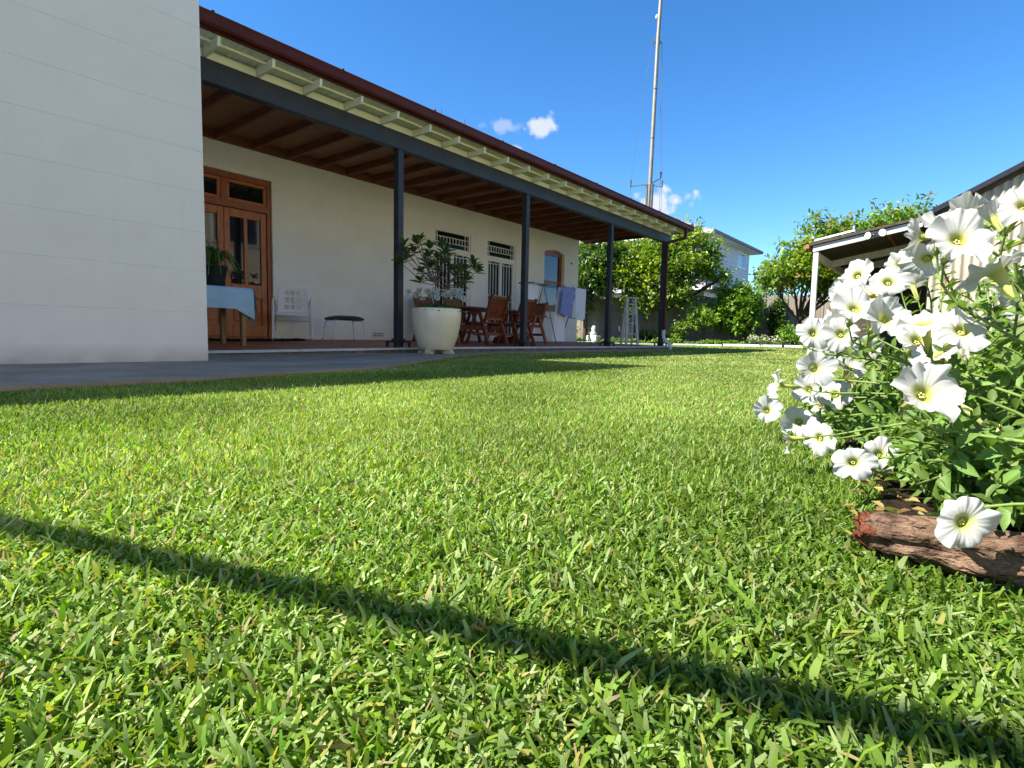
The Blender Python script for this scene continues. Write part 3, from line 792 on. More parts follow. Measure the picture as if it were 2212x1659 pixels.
# foot stool
t = thing('padded_stool', 'low stool with dark green padded top and pale tube legs against the white wall', 'stool', (-8.98, 9.22, fz(-8.98, 9.22)), math.radians(-8))
pd = MB(); pd.grid([[((i / 8 - .5) * .40 * (1 if 0 < j < 8 else .96), (j / 8 - .5) * .54 * (1 if 0 < i < 8 else .97), .385 + .045 * (1 - max(abs(i / 4 - 1), abs(j / 4 - 1)) ** 4)) for j in range(9)] for i in range(9)])
pd.bbox(-.198, .198, -.268, .268, .355, .388, .012)
L(t, 'pad', pd, M_vinyl)
for sx in (-1, 1):
    for sy in (-1, 1):
        f = L(t, 'leg', MB().tube([(sx * .215, sy * .29, .01), (sx * .19, sy * .255, .30), (sx * .17, sy * .23, .35), (sx * .12, sy * .20, .36)], .0115, 8), M_tubew)
        L(f, 'foot', MB().tube([(sx * .217, sy * .292, 0), (sx * .212, sy * .287, .04)], .016, 8), M_rubber)
for sy in (-1, 1): L(t, 'rail', MB().tube([(-.17, sy * .23, .35), (.17, sy * .23, .35)], .0115, 8), M_tubew)
mode('x', -9.4)
# door mat and a white cloth on it
z = fz(-9.4, 7.9)
m = MB(); m.grid([[(-9.60 + .46 * i / 6, 6.9 + 1.75 * j / 14, fz(-9.6 + .46 * i / 6, 6.9 + 1.75 * j / 14) + .012 + (.012 * math.sin(j * 1.7) ** 2 if i in (0, 6) or j > 12 else 0)) for j in range(15)] for i in range(7)])
m.grid([[(-9.60 + .46 * i / 6, 6.9 + 1.75 * j / 14, fz(-9.6 + .46 * i / 6, 6.9 + 1.75 * j / 14) + .002) for j in range(15)] for i in range(7)])
tag(m.build('door_mat', M_mat_red), 'dark red mat lying on the tiles before the wooden door', 'mat')
m = MB(); m.grid([[(-9.25 + .12 * i / 5 + .01 * math.sin(j), 8.02 + .24 * j / 6, fz(-9.25, 8.1) + .02 + .022 * abs(math.sin(i * 1.3 + j * .9))) for j in range(7)] for i in range(6)])
m.grid([[(-9.25 + .12 * i / 5, 8.02 + .24 * j / 6, fz(-9.25, 8.1) + .014) for j in range(7)] for i in range(6)])
tag(m.build('white_rag', M_white), 'small crumpled white cloth on the mat under the shower chair', 'cloth')
mode('x', -7.9)
# hall table with blue cloth
tz = fz(-8.1, 5.6); TB = (-8.1, 5.5, tz)
t = thing('side_table', 'wooden side table with pale leg half hidden by the white wing wall', 'table', TB)
MB().bbox(-8.48, -7.73, 4.62, 6.32, .78, .805, .004).build('table_top', M_legwood, t)
MB().bbox(-8.42, -7.80, 4.70, 6.24, .60, .78, .004).build('apron', M_darkb, t)
for x in (-8.44, -7.79):
    for y in (4.68, 6.24):
        lg = MB(); a = .042; b = .030
        lg.add([(x - b, y - b, fz(x, y)), (x + b, y - b, fz(x, y)), (x + b, y + b, fz(x, y)), (x - b, y + b, fz(x, y)), (x - a, y - a, .78), (x + a, y - a, .78), (x + a, y + a, .78), (x - a, y + a, .78)],
               [(0, 3, 2, 1), (4, 5, 6, 7), (0, 1, 5, 4), (1, 2, 6, 5), (2, 3, 7, 6), (3, 0, 4, 7)])
        lg.build('leg', M_legwood, t)
c = MB()
def cloth_sheet(off):
    Y_ = np.linspace(4.55, 6.36, 22)
    rowsP = []
    for u in np.linspace(0, 1, 16):
        row = []
        for y in Y_:
            d = u * 1.15
            wv = .012 * math.sin(y * 14) + .008 * math.sin(y * 31)
            if d < .80: p = (-8.50 + d, y, .809 + off)
            else: p = (-7.70 + wv * (d - .8) / .2 + off, y, .809 - (d - .80) * (.75 + .35 * max(0, (y - 6.1) / .26)))
            row.append(p)
        rowsP.append(row)
    c.grid(rowsP)
cloth_sheet(0); cloth_sheet(.004)
endp = [[(-8.5 + .8 * i / 12, 6.36 + .012 * math.sin(i * 1.1) * j / 5 + .002, .811 - j / 5 * (.20 + .26 * (i / 12) ** 2)) for i in range(13)] for j in range(6)]
c.grid(endp)
tag(c.build('tablecloth', M_blue, None), 'pale blue tablecloth hanging over the side table with one pointed corner', 'tablecloth')
m = MB()
for off in (0, .003):
    m.grid([[(-8.35 + .62 * i / 8 + .01 * math.sin(j * 2), 6.385 + off + .05 * j / 8 + .012 * math.sin(i * 2.1 + j), .822 - .30 * (j / 8) ** 1.3 + .008 * math.sin(i * 3)) for i in range(9)] for j in range(9)])
tag(m.build('plastic_sheet', M_plast), 'crinkled clear plastic sheet hanging off the end of the side table', 'plastic sheet')
mode('rigid')
m = thing('potted_plant', 'strappy green plant in a dark pot standing on the blue tablecloth', 'plant', (-8.02, 5.98, .812))
MB().lathe([(0, 0), (.10, 0), (.115, .06), (.145, .24), (.152, .26), (.140, .262), (.13, .22), (0, .21)], 20, (-8.02, 5.98, .812)).build('pot', M_black, m)
k_ = 60
ang = rng.uniform(0, 6.28, k_)
st = MB()
for i in range(k_):
    a = ang[i]; ln = rng.uniform(.28, .50); reach = rng.uniform(.12, .42); h = rng.uniform(.34, .60)
    pts = []
    for q in range(6):
        u = q / 5
        pts.append((-8.02 + math.cos(a) * reach * u ** 1.1, 5.98 + math.sin(a) * reach * u ** 1.1, 1.02 + h * (1.9 * u - 1.9 * u * u * (.55 + .5 * reach / .34))))
    sd_ = Vector((-math.sin(a), math.cos(a), 0))
    P = [[tuple(Vector(p) + sd_ * w_ * (.017 if q < 4 else .006)) for w_ in (-1, 1)] for q, p in enumerate(pts)]
    st.grid(P)
tag(st.build('leaf_tuft', mat('strap_leaf', (.06, .12, .03), (.13, .22, .06), 9, .5, trans=.2), m), kind='stuff')

mode('x', -8.3)
# hardwood dining set
DT = (-8.3, 12.25, fz(-8.3, 12.25))
t = thing('dining_table', 'reddish hardwood outdoor dining table with trestle feet behind the cream pot', 'table', DT)
for k in range(7):
    x0 = -8.78 + k * .137
    MB().bbox(x0, x0 + .131, 10.98, 13.55, .795, .825, .004).build('table_slat', M_jarrah, t)
for y in (11.16, 13.36):
    zf = fz(-8.3, y)
    ft = MB(); pts_ = [(-8.72, zf), (-7.88, zf)] + [(-7.88 - .12 * (1 - math.cos(q)), zf + .02 + .13 * math.sin(q)) for q in np.linspace(0, 1.57, 6)] + [(-8.60 - .12 * math.sin(q), zf + .02 + .13 * math.cos(q)) for q in np.linspace(0, 1.57, 6)]
    ft.prism(pts_, 'y', y - .035, y + .035); ft.build('trestle_foot', M_jarrah, t)
    for x in (-8.52, -8.08):
        MB().bbox(x - .055, x + .055, y - .03, y + .03, zf + .14, .745, .004).build('trestle_leg', M_jarrah, t)
    MB().bbox(-8.70, -7.90, y - .035, y + .035, .745, .795, .004).build('cleat', M_jarrah, t)
MB().bbox(-8.35, -8.25, 11.2, 13.3, .40, .50, .004).build('stretcher', M_jarrah, t)
mode('rigid')
def make_chair():
    c = thing('garden_chair', '', '')
    for s_ in (-1, 1):
        y = s_ * .255
        L(c, 'leg', MB().bar((.27, y, 0), (.03, y, .60), .034, .062, (1, 0, 0)), M_jarrah)
        L(c, 'leg', MB().bar((-.31, y, 0), (-.07, y, .60), .034, .062, (1, 0, 0)), M_jarrah)
        lg = MB(); y2 = s_ * .222
        pts2 = [(.18, .395), (-.12, .38), (-.19, .47), (-.24, .60), (-.30, .78), (-.345, .90)]
        for a, b in zip(pts2[:-1], pts2[1:]): lg.bar((a[0], y2, a[1]), (b[0], y2, b[1]), .030, .060, (1, 0, 0))
        lg.tube([(-.345, y2 - .015, .895), (-.345, y2 + .015, .895)], .034, 12)
        L(c, 'back_stile', lg, M_jarrah)
        L(c, 'armrest', MB().bbox(-.30, .24, y - .035, y + .035, .60, .625, .008), M_jarrah)
    for k in range(6):
        x = -.17 + k * .068
        L(c, 'seat_slat', MB().bbox(x, x + .058, -.205, .205, .405, .425, .004), M_jarrah)
    for k in range(6):
        y = -.1725 + k * .069
        sl = MB(); bp2 = [(-.185, .50), (-.235, .62), (-.29, .78), (-.322, .87)]
        for a, b in zip(bp2[:-1], bp2[1:]): sl.bar((a[0], y, a[1]), (b[0], y, b[1]), .056, .016, (1, 0, 0))
        L(c, 'back_slat', sl, M_jarrah)
    L(c, 'back_rail', MB().bar((-.19, -.205, .485), (-.19, .205, .485), .03, .05), M_jarrah)
    L(c, 'back_rail', MB().bar((-.332, -.205, .875), (-.332, .205, .875), .03, .05), M_jarrah)
    L(c, 'stretcher', MB().bar((-.17, -.25, .205), (-.17, .25, .205), .03, .055), M_jarrah)
    L(c, 'stretcher', MB().bar((.13, -.22, .205), (.13, .22, .205), .03, .055), M_jarrah)
    return c
CH = [((-7.75, 11.72), 178, 'reddish slatted garden chair nearest the cream pot, back turned to the lawn'),
      ((-7.72, 12.72), 183, 'reddish slatted garden chair partly hidden by the second verandah post'),
      ((-9.02, 11.75), 2, 'reddish garden chair on the wall side of the table, only its back top showing'),
      ((-9.02, 12.75), -3, 'reddish garden chair on the wall side before the second french door'),
      ((-8.15, 13.98), -97, 'reddish garden chair at the far table end beside the clothes airer')]
c0 = make_chair()
for i, ((x, y), a, lb) in enumerate(CH):
    o = c0 if i == 0 else copy_tree(c0)
    o.location = T2((x, y, fz(x, y))); o.rotation_euler = (0, 0, math.radians(a))
    tag(o, lb, 'chair', 'hardwood garden chairs round the dining table')

mode('x', -8.3)
# clothes airer with washing
AX = -8.3
t = thing('clothes_airer', 'metal folding clothes airer holding towels near the far end of the verandah', 'clothes airer', (AX, 15.5, fz(AX, 15.5)))
for y, dy in ((14.90, .12), (16.6, .3)):
    MB().tube([(AX, y, 1.50), (AX + .30, y + dy + .1, fz(AX + .3, y))], .013, 8).build('leg', M_steel, t)
    MB().tube([(AX, y, 1.50), (AX - .42, y - dy * .4, fz(AX - .42, y))], .013, 8).build('leg', M_steel, t)
    MB().tube([(AX + .19, y + dy * .6, .72), (AX - .24, y, .80)], .008, 6).build('brace', M_steel, t)
for dx in (-.30, -.15, 0, .15):
    MB().tube([(AX + dx, 14.22, 1.475), (AX + dx, 16.85, 1.50)], .006, 6).build('rail', M_steel, t)
for y in (14.22, 14.9, 16.6, 16.85):
    MB().tube([(AX - .32, y, 1.488), (AX + .17, y, 1.488)], .012, 8).build('wing_bar', M_steel, t)
def hang(q, x, m, nm, lb, amp=.02, fold=True):
    (a, b, c, d) = q   # top-left, top-right, bottom-left, bottom-right as (y, z)
    mb = MB()
    for off in (0, .006):
        P = []
        for j in range(15):
            v = j / 14; row = []
            for i in range(13):
                u = i / 12
                y = (a[0] * (1 - u) + b[0] * u) * (1 - v) + (c[0] * (1 - u) + d[0] * u) * v
                z = (a[1] * (1 - u) + b[1] * u) * (1 - v) + (c[1] * (1 - u) + d[1] * u) * v
                row.append((x + off + amp * v * (math.sin(u * 9 + 1) + .5 * math.sin(u * 17)), y, z))
            P.append(row)
        mb.grid(P)
    if fold:
        P = []
        for j in range(6):
            v = j / 5
            P.append([(x - .004 - .02 * v, a[0] * (1 - i / 8) + b[0] * i / 8, (a[1] * (1 - i / 8) + b[1] * i / 8) + (.003 if j == 0 else 0) - .25 * v) for i in range(9)])
        mb.grid(P)
    return tag(mb.build(nm, m), lb, 'towel', 'washing on the clothes airer')
hang(((15.63, 1.50), (16.22, 1.49), (15.46, .87), (16.13, .75)), AX + .16, M_tow1, 'towel', 'violet blue towel pegged on the clothes airer')
hang(((16.24, 1.50), (16.82, 1.50), (16.25, .71), (16.83, .77)), AX + .17, M_tow2, 'towel', 'short white towel at the right end of the airer')
hang(((15.62, 1.48), (16.02, 1.48), (15.33, .22), (16.09, .19)), AX - .01, M_tow2, 'towel', 'long white towel reaching the floor below the violet towel', .035)
hang(((14.37, 1.47), (14.91, 1.48), (14.41, .23), (14.72, .23)), AX - .14, M_tow2, 'towel', 'long white towel at the left end of the airer behind the chairs', .03)
pegs = [(15.68, AX + .16), (16.14, AX + .16), (16.30, AX + .17), (16.74, AX + .17)]
for k, (py, px_) in enumerate(pegs):
    tag(MB().bbox(px_ - .008, px_ + .008, py - .007, py + .007, 1.455, 1.535, .003).build('clothes_peg', M_orange), ['orange clothes peg on the left corner of the violet towel', 'orange clothes peg on the right corner of the violet towel', 'orange clothes peg on the left corner of the short white towel', 'orange clothes peg on the right corner of the short white towel'][k], 'peg', 'clothes pegs')

mode('rigid')
# timber step ladder
LO = Vector((-7.95, 19.25, fz(-7.9, 19.2)))
t = thing('step_ladder', 'grey weathered wooden step ladder standing at the verandah end', 'ladder', tuple(LO))
uu, vv = Vector((.46, .89, 0)), Vector((-.75, .66, 0))
lt = lambda a, b, z: LO + uu * a + vv * b + Vector((0, 0, z))
for s_ in (-1, 1):
    MB().bar(lt(s_ * .19, -.20, 0), lt(s_ * .13, -.04, 1.27), .032, .072, tuple(uu)).build('front_rail', M_oldwood, t)
    MB().bar(lt(s_ * .18, .24, 0), lt(s_ * .12, .06, 1.24), .032, .06, tuple(uu)).build('rear_rail', M_oldwood, t)
for k, z in enumerate((.30, .58, .85, 1.10)):
    b_ = -.20 + .16 * z / 1.27; w_ = .19 - .06 * z / 1.27
    MB().bar(lt(-w_, b_, z), lt(w_, b_, z), .11, .022).build('tread', M_oldwood, t)
for z in (.30, .85):
    b_ = .24 - .18 * z / 1.24; w_ = .18 - .06 * z / 1.24
    MB().bar(lt(-w_, b_, z), lt(w_, b_, z), .02, .05).build('rear_brace', M_oldwood, t)
MB().bar(lt(-.15, .0, 1.285), lt(.15, .0, 1.285), .17, .028).build('top_step', M_oldwood, t)
for s_ in (-1, 1):
    MB().prism([(0, 0), (.02, 0), (.02, .13), (0, .02)], 'z', 0, .02)
    MB().bar(lt(s_ * .17, -.165, .18), lt(s_ * .08, -.165, .29), .02, .07, tuple(vv)).build('gusset', M_oldwood, t)

# ------------------------------------------------------------------ big cream pot with magnolia and petunias
PC = (-6.33, 8.30, .014)
t = thing('garden_pot', 'large cream glazed pot on small feet beside the first verandah post', 'pot', PC)
MB().lathe([(0, .055), (.225, .055), (.24, .065), (.268, .14), (.302, .24), (.330, .36), (.346, .48), (.350, .56), (.346, .61), (.343, .622), (.334, .628), (.322, .622), (.318, .58), (.31, .52), (0, .52)], 64, PC).build('bowl', M_pot, t)
for k in range(4):
    a = math.radians(20 + 90 * k); ca, sa = math.cos(a), math.sin(a)
    f = MB()
    ax_ = Vector((ca, sa, 0)); sd_ = Vector((-sa, ca, 0))
    O = Vector(PC)
    pr = [(.13, 0), (.27, 0), (.275, .018), (.255, .026), (.245, .05), (.235, .058), (.13, .058)]
    vs = [O + ax_ * r + sd_ * s_ * .04 + Vector((0, 0, z)) for s_ in (-1, 1) for r, z in pr]
    f.add(vs, [tuple(range(7)), tuple(range(7, 14))[::-1]] + [(i, (i + 1) % 7, 7 + (i + 1) % 7, 7 + i) for i in range(7)])
    f.build('pot_foot', M_potfoot, t)
MB().lathe([(0, .575), (.2, .57), (.316, .56)], 32, PC).build('potting_soil', M_soil, t)

MAG = [[-6.43, 8.06, 1.56], [-6.68, 8.01, 1.49], [-6.79, 8.34, 1.46], [-6.86, 8.13, 1.29], [-6.58, 7.95, 1.29], [-6.45, 8.29, 1.48], [-6.32, 8.4, 1.51], [-6.14, 8.28, 1.41], [-6.58, 8.41, 1.39], [-6.24, 8.18, 1.32], [-6.24, 8.37, 1.28], [-6.56, 8.25, 1.15], [-6.44, 8.27, 1.21], [-6.39, 8.41, 1.16], [-6.21, 8.63, 1.24], [-6.22, 8.78, 1.22], [-6.07, 8.38, 1.1], [-6.13, 8.6, 0.99], [-6.03, 8.72, 1.32], [-5.81, 8.55, 1.16], [-6.37, 8.0, 0.99], [-6.48, 8.65, 1.44], [-6.32, 8.25, 1.23], [-6.14, 8.37, 1.18], [-6.07, 8.83, 1.27], [-6.55, 8.32, 1.3], [-6.73, 8.14, 1.39], [-6.11, 8.7, 1.07], [-6.44, 8.01, 1.5]]
t = thing('magnolia_shrub', 'dark leafy magnolia shrub growing from the large cream pot', 'shrub', (-6.33, 8.30, .58), math.radians(8.05))
br = MB(); hub = Vector((-6.33, 8.30, .58))
forks = [hub + Vector((dx, dy, h)) for dx, dy, h in ((-.06, -.02, .30), (.05, .04, .34), (.02, -.05, .42), (-.02, .06, .38))]
for f in forks: br.tube([hub + (f - hub) * .0 + Vector((0, 0, -.02)), hub + (f - hub) * .5 + Vector((.012, -.01, 0)), f], [.014, .011, .009], 7)
for i, p in enumerate(MAG):
    p = Vector(p); f = min(forks, key=lambda q: (q - p).length)
    mid_ = (f + p) * .5 + Vector((rng.normal(0, .03), rng.normal(0, .03), -.04))
    br.tube([f, mid_, p], [.008, .006, .004], 6)
br.build('branch', M_twig, t)
lf = MB()
lw = [(0, .004), (.12, .018), (.3, .030), (.5, .034), (.7, .030), (.88, .016), (1.0, .001)]
lf.grid([[(u * .14, w_, .006 * math.sin(u * 3) + .010 - .018 * u * u), (u * .14, 0, -.004 * 0 - .018 * u * u), (u * .14, -w_, .006 * math.sin(u * 3) + .010 - .018 * u * u)] for u, w_ in lw])
LM = lf.mesh('magnolia_leaf', M_mag)
LMY = lf.mesh('magnolia_leaf_yellow', M_magy)
for i, p in enumerate(MAG):
    ax_ = (Vector(p) - hub).normalized() * .5 + Vector((0, 0, .7)); ax_.normalize()
    for k in range(9):
        az = 2.4 * k + rng.uniform(0, .4); el = math.radians(18 + 52 * k / 11 + rng.normal(0, 8))
        x = ax_.orthogonal().normalized(); y = ax_.cross(x)
        rad = x * math.cos(az) + y * math.sin(az)
        d = (rad * math.cos(el) + ax_ * math.sin(el)).normalized()
        nrm = (ax_ - d * ax_.dot(d)).normalized(); sdv = nrm.cross(d)
        sc = rng.uniform(.65, 1.05)
        M_ = Matrix(((d.x, sdv.x, nrm.x, 0), (d.y, sdv.y, nrm.y, 0), (d.z, sdv.z, nrm.z, 0), (0, 0, 0, 1)))
        pos = Vector(p) + ax_ * (.02 * k / 9 - .03 * (1 - k / 9)) + rad * .008
        yellow = (i == 20 and k < 7) or (i == 0 and k < 2)
        o = bpy.data.objects.new('leaf', LMY if yellow else LM); link(o, t)
        o.matrix_basis = Matrix.Translation(pos - ORG[t.name]) @ M_ @ Matrix.Scale(sc, 4)
mode('new')
# ------------------------------------------------------------------ petunias
FLOWERS = [
((-0.016, 1.189, 0.398),(0.21, -0.84, 0.5),0.076,'o'),
((-0.05, 1.533, 0.466),(0.02, -0.46, 0.89),0.076,'o'),
((-0.092, 1.662, 0.463),(-0.97, 0.24, 0.08),0.076,'o'),
((-0.075, 1.669, 0.42),(-0.2, -0.91, -0.35),0.076,'o'),
((-0.158, 2.139, 0.457),(-0.65, -0.76, 0.11),0.076,'o'),
((-0.228, 1.916, 0.414),(-0.41, -0.83, 0.38),0.076,'o'),
((-0.151, 1.81, 0.389),(-0.06, -0.92, 0.4),0.076,'o'),
((-0.116, 1.983, 0.398),(-0.23, 0.54, 0.81),0.076,'o'),
((-0.271, 2.065, 0.378),(-0.57, -0.74, 0.36),0.076,'o'),
((-0.188, 1.858, 0.363),(0.11, -0.6, 0.8),0.076,'w'),
((-0.187, 1.594, 0.323),(0.19, -0.73, 0.65),0.076,'o'),
((-0.119, 1.433, 0.298),(0.41, -0.79, 0.46),0.076,'o'),
((-0.294, 2.046, 0.311),(-0.51, -0.38, 0.77),0.076,'o'),
((-0.317, 1.937, 0.278),(0.31, -0.9, 0.3),0.076,'o'),
((-0.248, 1.893, 0.276),(0.18, -0.91, 0.36),0.076,'o'),
((-0.053, 1.247, 0.286),(-0.23, -0.35, 0.91),0.076,'o'),
((-0.003, 1.344, 0.277),(0.29, -0.78, 0.55),0.076,'o'),
((-0.07, 1.506, 0.261),(0.25, -0.82, 0.51),0.076,'o'),
((-0.07, 1.717, 0.218),(0.2, -0.93, 0.3),0.076,'w'),
((-0.285, 1.787, 0.195),(0.33, -0.93, 0.16),0.076,'o'),
((-0.402, 1.968, 0.144),(-0.94, -0.33, 0.07),0.076,'o'),
((-0.333, 2.01, 0.134),(-0.28, -0.93, 0.23),0.076,'o'),
((-0.039, 1.107, 0.189),(0.37, -0.81, 0.46),0.076,'o'),
((-0.274, 2.045, 0.124),(-0.23, -0.86, 0.45),0.076,'o'),
((0.059, 1.267, 0.449),(0.23, -0.79, 0.56),0.076,'o'),
((0.026, 1.211, 0.356),(-0.47, 0.33, 0.82),0.076,'o'),
((0.078, 1.881, 0.378),(0.6, -0.75, -0.29),0.076,'o'),
((0.112, 2.309, 0.526),(0.73, -0.57, 0.39),0.076,'o'),
((0.111, 2.036, 0.304),(0.0, -0.88, 0.48),0.076,'o'),
((0.029, 1.582, 0.476),(-0.2, 0.74, 0.65),0.076,'o'),
((-0.015, 1.556, 0.483),(-0.55, 0.65, 0.52),0.076,'o'),
((-0.46, 2.144, 0.061),(0.3, -0.89, 0.36),0.076,'o'),
((-0.349, 2.001, 0.051),(0.13, -0.92, 0.36),0.073,'o'),
((-0.25, 1.672, 0.05),(-0.45, -0.88, 0.12),0.066,'o'),
((-0.146, 1.366, 0.05),(0.09, -0.96, 0.25),0.058,'o'),
((-0.117, 1.5, 0.05),(0.29, -0.89, 0.36),0.06,'o'),
((0.016, 0.925, 0.060),(0.36, -0.91, 0.2),0.060,'o'),
((-0.072, 1.82, 0.087),(-0.43, 0.72, -0.55),0.076,'o'),
((-0.213, 2.294, 0.053),(-0.47, -0.81, 0.36),0.076,'o'),
((0.063, 1.655, 0.118),(0.19, -0.77, 0.61),0.076,'y'),
((-0.302, 1.618, 0.05),(-0.98, -0.09, -0.16),0.057,'o'),
((-0.036, 2.273, 0.051),(0.7, -0.69, -0.17),0.072,'o'),
((-0.369, 2.461, 0.06),(-0.08, -0.99, 0.15),0.063,'w'),
((-0.269, 2.268, 0.149),(-0.43, -0.88, -0.19),0.076,'y'),
((-0.166, 2.616, 0.498),(0.17, -0.95, 0.28),0.069,'w'),
((-0.243, 2.405, 0.242),(-0.18, -0.87, -0.47),0.076,'o'),
((-0.361, 2.479, 0.252),(-0.13, -0.97, -0.21),0.069,'w'),
]
RZ8 = Matrix.Rotation(math.radians(8.05), 3, 'Z')
CAMP = Vector((0, 0, .25))
FLOWERS = [(tuple(CAMP + (T2(p) - CAMP) * (.93 if p[2] < .3 else .97)), tuple(RZ8 @ Vector(w)), d * .96, k) for p, w, d, k in FLOWERS]
def flower_mesh(seed, kind):
    r_ = np.random.default_rng(seed)
    nA = 110
    prof = [(.050, -.58), (.056, -.40), (.068, -.22), (.090, -.09), (.125, -.028), (.20, -.005), (.27, .010), (.34, .014), (.41, .008), (.46, -.002), (.50, -.016)]
    ph = r_.uniform(0, 6.28, 6); amp = r_.uniform(.9, 2.2); bend = r_.normal(0, .22, 2); lob = r_.uniform(.6, 1.2, 5); curl = r_.uniform(-.12, .30); fold = r_.uniform(0, .22)
    v = []; c = []
    for r, z in prof:
        t_ = max(0, (r - .145) / .355)
        for k in range(nA):
            a = 2 * math.pi * k / nA
            li = int((a / (2 * math.pi) * 5 + .5) % 5); lf_ = lob[li]
            s5 = abs(math.sin(2.5 * a + math.pi / 2))       # 1 in the middle of a lobe, 0 in a notch
            rr = r * (1 - .24 * t_ ** 2 * (1 - s5) ** 1.6) * (1 + t_ ** 2 * ((lf_ - 1) * .5 * s5 + .015 * math.sin(13 * a + ph[0])))
            x, y = rr * math.cos(a), rr * math.sin(a)
            zz = z + t_ ** 2 * amp * (.030 * math.sin(5 * a + ph[1]) + .020 * math.sin(8 * a + ph[2]) + .014 * math.sin(15 * a + ph[3])) - t_ * .026 * (1 - s5) ** 2 - .012 * t_ * math.exp(-((1 - s5) * 14) ** 2) + .0045 * min(1, t_ * 3) * math.sin(25 * a + ph[0]) * (1 - .4 * t_) + .010 * t_ ** 3 * math.sin(31 * a + ph[2] + 4 * math.sin(5 * a))
            zz += bend[0] * .45 * x * x * (1 if t_ > 0 else 0) + bend[1] * .45 * y * y * (1 if t_ > 0 else 0) - .10 * t_ ** 2 * (x * math.cos(ph[4]) + y * math.sin(ph[4])) ** 2
            zz += curl * t_ ** 2 * .5 + fold * t_ * max(0.0, math.cos(a - ph[5])) ** 3
            if kind == 'y':
                x *= .55 + .2 * math.sin(3 * a + ph[5]); y *= .6; zz = zz * 1.0 + t_ * (.25 + .10 * math.sin(7 * a + ph[0]))
            v.append((x, y, zz))
            if r < .08: q = (.50, .52, .16)
            elif r < .11: q = (.40, .41, .06)
            elif r < .15: q = (.50, .51, .25)
            elif r < .21: q = (.53, .53, .45)
            else: q = (.53, .53, .51)
            if kind == 'y': q = tuple(np.array(q) * np.array([.92, .74, .45]) * (.8 + .25 * r_.random()))
            c.append(q)
    m = MB(); n = len(prof)
    m.add(v, [(i * nA + k, i * nA + (k + 1) % nA, (i + 1) * nA + (k + 1) % nA, (i + 1) * nA + k) for i in range(n - 1) for k in range(nA)], True)
    me = bpy.data.meshes.new('corolla')
    me.from_pydata(m.v, [], m.f); me.polygons.foreach_set('use_smooth', m.sm)
    a_ = me.color_attributes.new('Col', 'FLOAT_COLOR', 'POINT')
    a_.data.foreach_set('color', np.concatenate([np.array(c), np.ones((len(c), 1))], 1).astype(np.float32).reshape(-1))
    me.materials.append(M_petal); me.update()
    return me
FM = [flower_mesh(100 + i, 'o') for i in range(10)]
FY = [flower_mesh(200 + i, 'y') for i in range(3)]
ca = MB()
for k in range(5):
    a = k * 1.2566; d = Vector((math.cos(a), math.sin(a), 0)); s_ = Vector((-math.sin(a), math.cos(a), 0))
    ca.grid([[tuple(d * (.05 + .05 * u * (1 + u)) + s_ * q * .032 * (1 - u * .7) + Vector((0, 0, -.60 + .22 * u))) for q in (-1, 0, 1)] for u in (0, .4, .8, 1.1)])
ca.tube([(0, 0, -.66), (0, 0, -.57)], [.035, .058], 8)
CALYX = ca.mesh('calyx', M_stem)
an = MB()
for k in range(5):
    a = k * 1.2566 + .3; an.tube([(.03 * math.cos(a), .03 * math.sin(a), -.2), (.035 * math.cos(a), .035 * math.sin(a), -.09)], [.006, .016], 5)
STAM = an.mesh('stamens', mat('anther_yellow', (.62, .58, .22), None, rough=.7))
cr = MB()
r_ = np.random.default_rng(77)
P_ = []
for i in range(9):
    P_.append([(.16 * (i / 8 - .5) + r_.normal(0, .02), .16 * (j / 8 - .5) + r_.normal(0, .02), .04 + .06 * abs(r_.normal()) * (1 - ((i - 4) ** 2 + (j - 4) ** 2) / 32)) for j in range(9)])
cr.grid(P_)
WITH = cr.mesh('withered_petal', mat('withered_petal', (.50, .30, .13), (.74, .58, .36), 40, .8, trans=.2))

bush = thing('petunia_bush', 'white flowering petunia bush spilling over the log at the right edge', 'flowering plant', (.15, 1.4, .0))
BO = Vector(bush.location)
stems = MB(); leafP, leafU, leafN, leafS = [], [], [], []
def stem(tip, tipdir, root, r0, nleaf, lmin=.012, lmax=.036, skip_tip=0.0):
    tip, root, tipdir = Vector(tip), Vector(root), Vector(tipdir)
    h = (tip - root).length
    c1 = root + Vector((0, 0, h * .5)) + (tip - root) * .12
    c2 = tip - tipdir * h * .30
    pts = []
    for i in range(9):
        u = i / 8
        pts.append(root * (1 - u) ** 3 + c1 * 3 * u * (1 - u) ** 2 + c2 * 3 * u * u * (1 - u) + tip * u ** 3)
    stems.tube(pts, [r0 * (1 - .5 * i / 8) for i in range(9)], 5, cap=False)
    for k in range(nleaf):
        u = .18 + (.80 - skip_tip) * (k + rng.random()) / nleaf
        i = min(int(u * 8), 7); f = u * 8 - i
        p = pts[i] * (1 - f) + pts[i + 1] * f
        ax_ = (pts[i + 1] - pts[i]).normalized()
        o_ = ax_.orthogonal().normalized(); o2 = ax_.cross(o_); az = rng.uniform(0, 6.28)
        rad = o_ * math.cos(az) + o2 * math.sin(az)
        d = (rad + ax_ * rng.uniform(.0, .7) + Vector((0, 0, rng.uniform(-.35, .45)))).normalized()
        sz = (lmax + (lmin - lmax) * u ** 1.5) * rng.uniform(.7, 1.35)
        if p.z < .02: continue
        nrm = (Vector((0, 0, 1)) + Vector(rng.normal(0, .45, 3)) + Vector((-.25, -.25, 0))); nrm = nrm - d * nrm.dot(d)
        leafP.append(p[:]); leafU.append(d[:]); leafN.append(nrm[:]); leafS.append(sz)
def bush_root(p): return (max(p[0] + .06, bed_left(p[1]) + .16) + abs(rng.normal(0, .06)), p[1] + rng.normal(.03, .06), .03)
extra = []
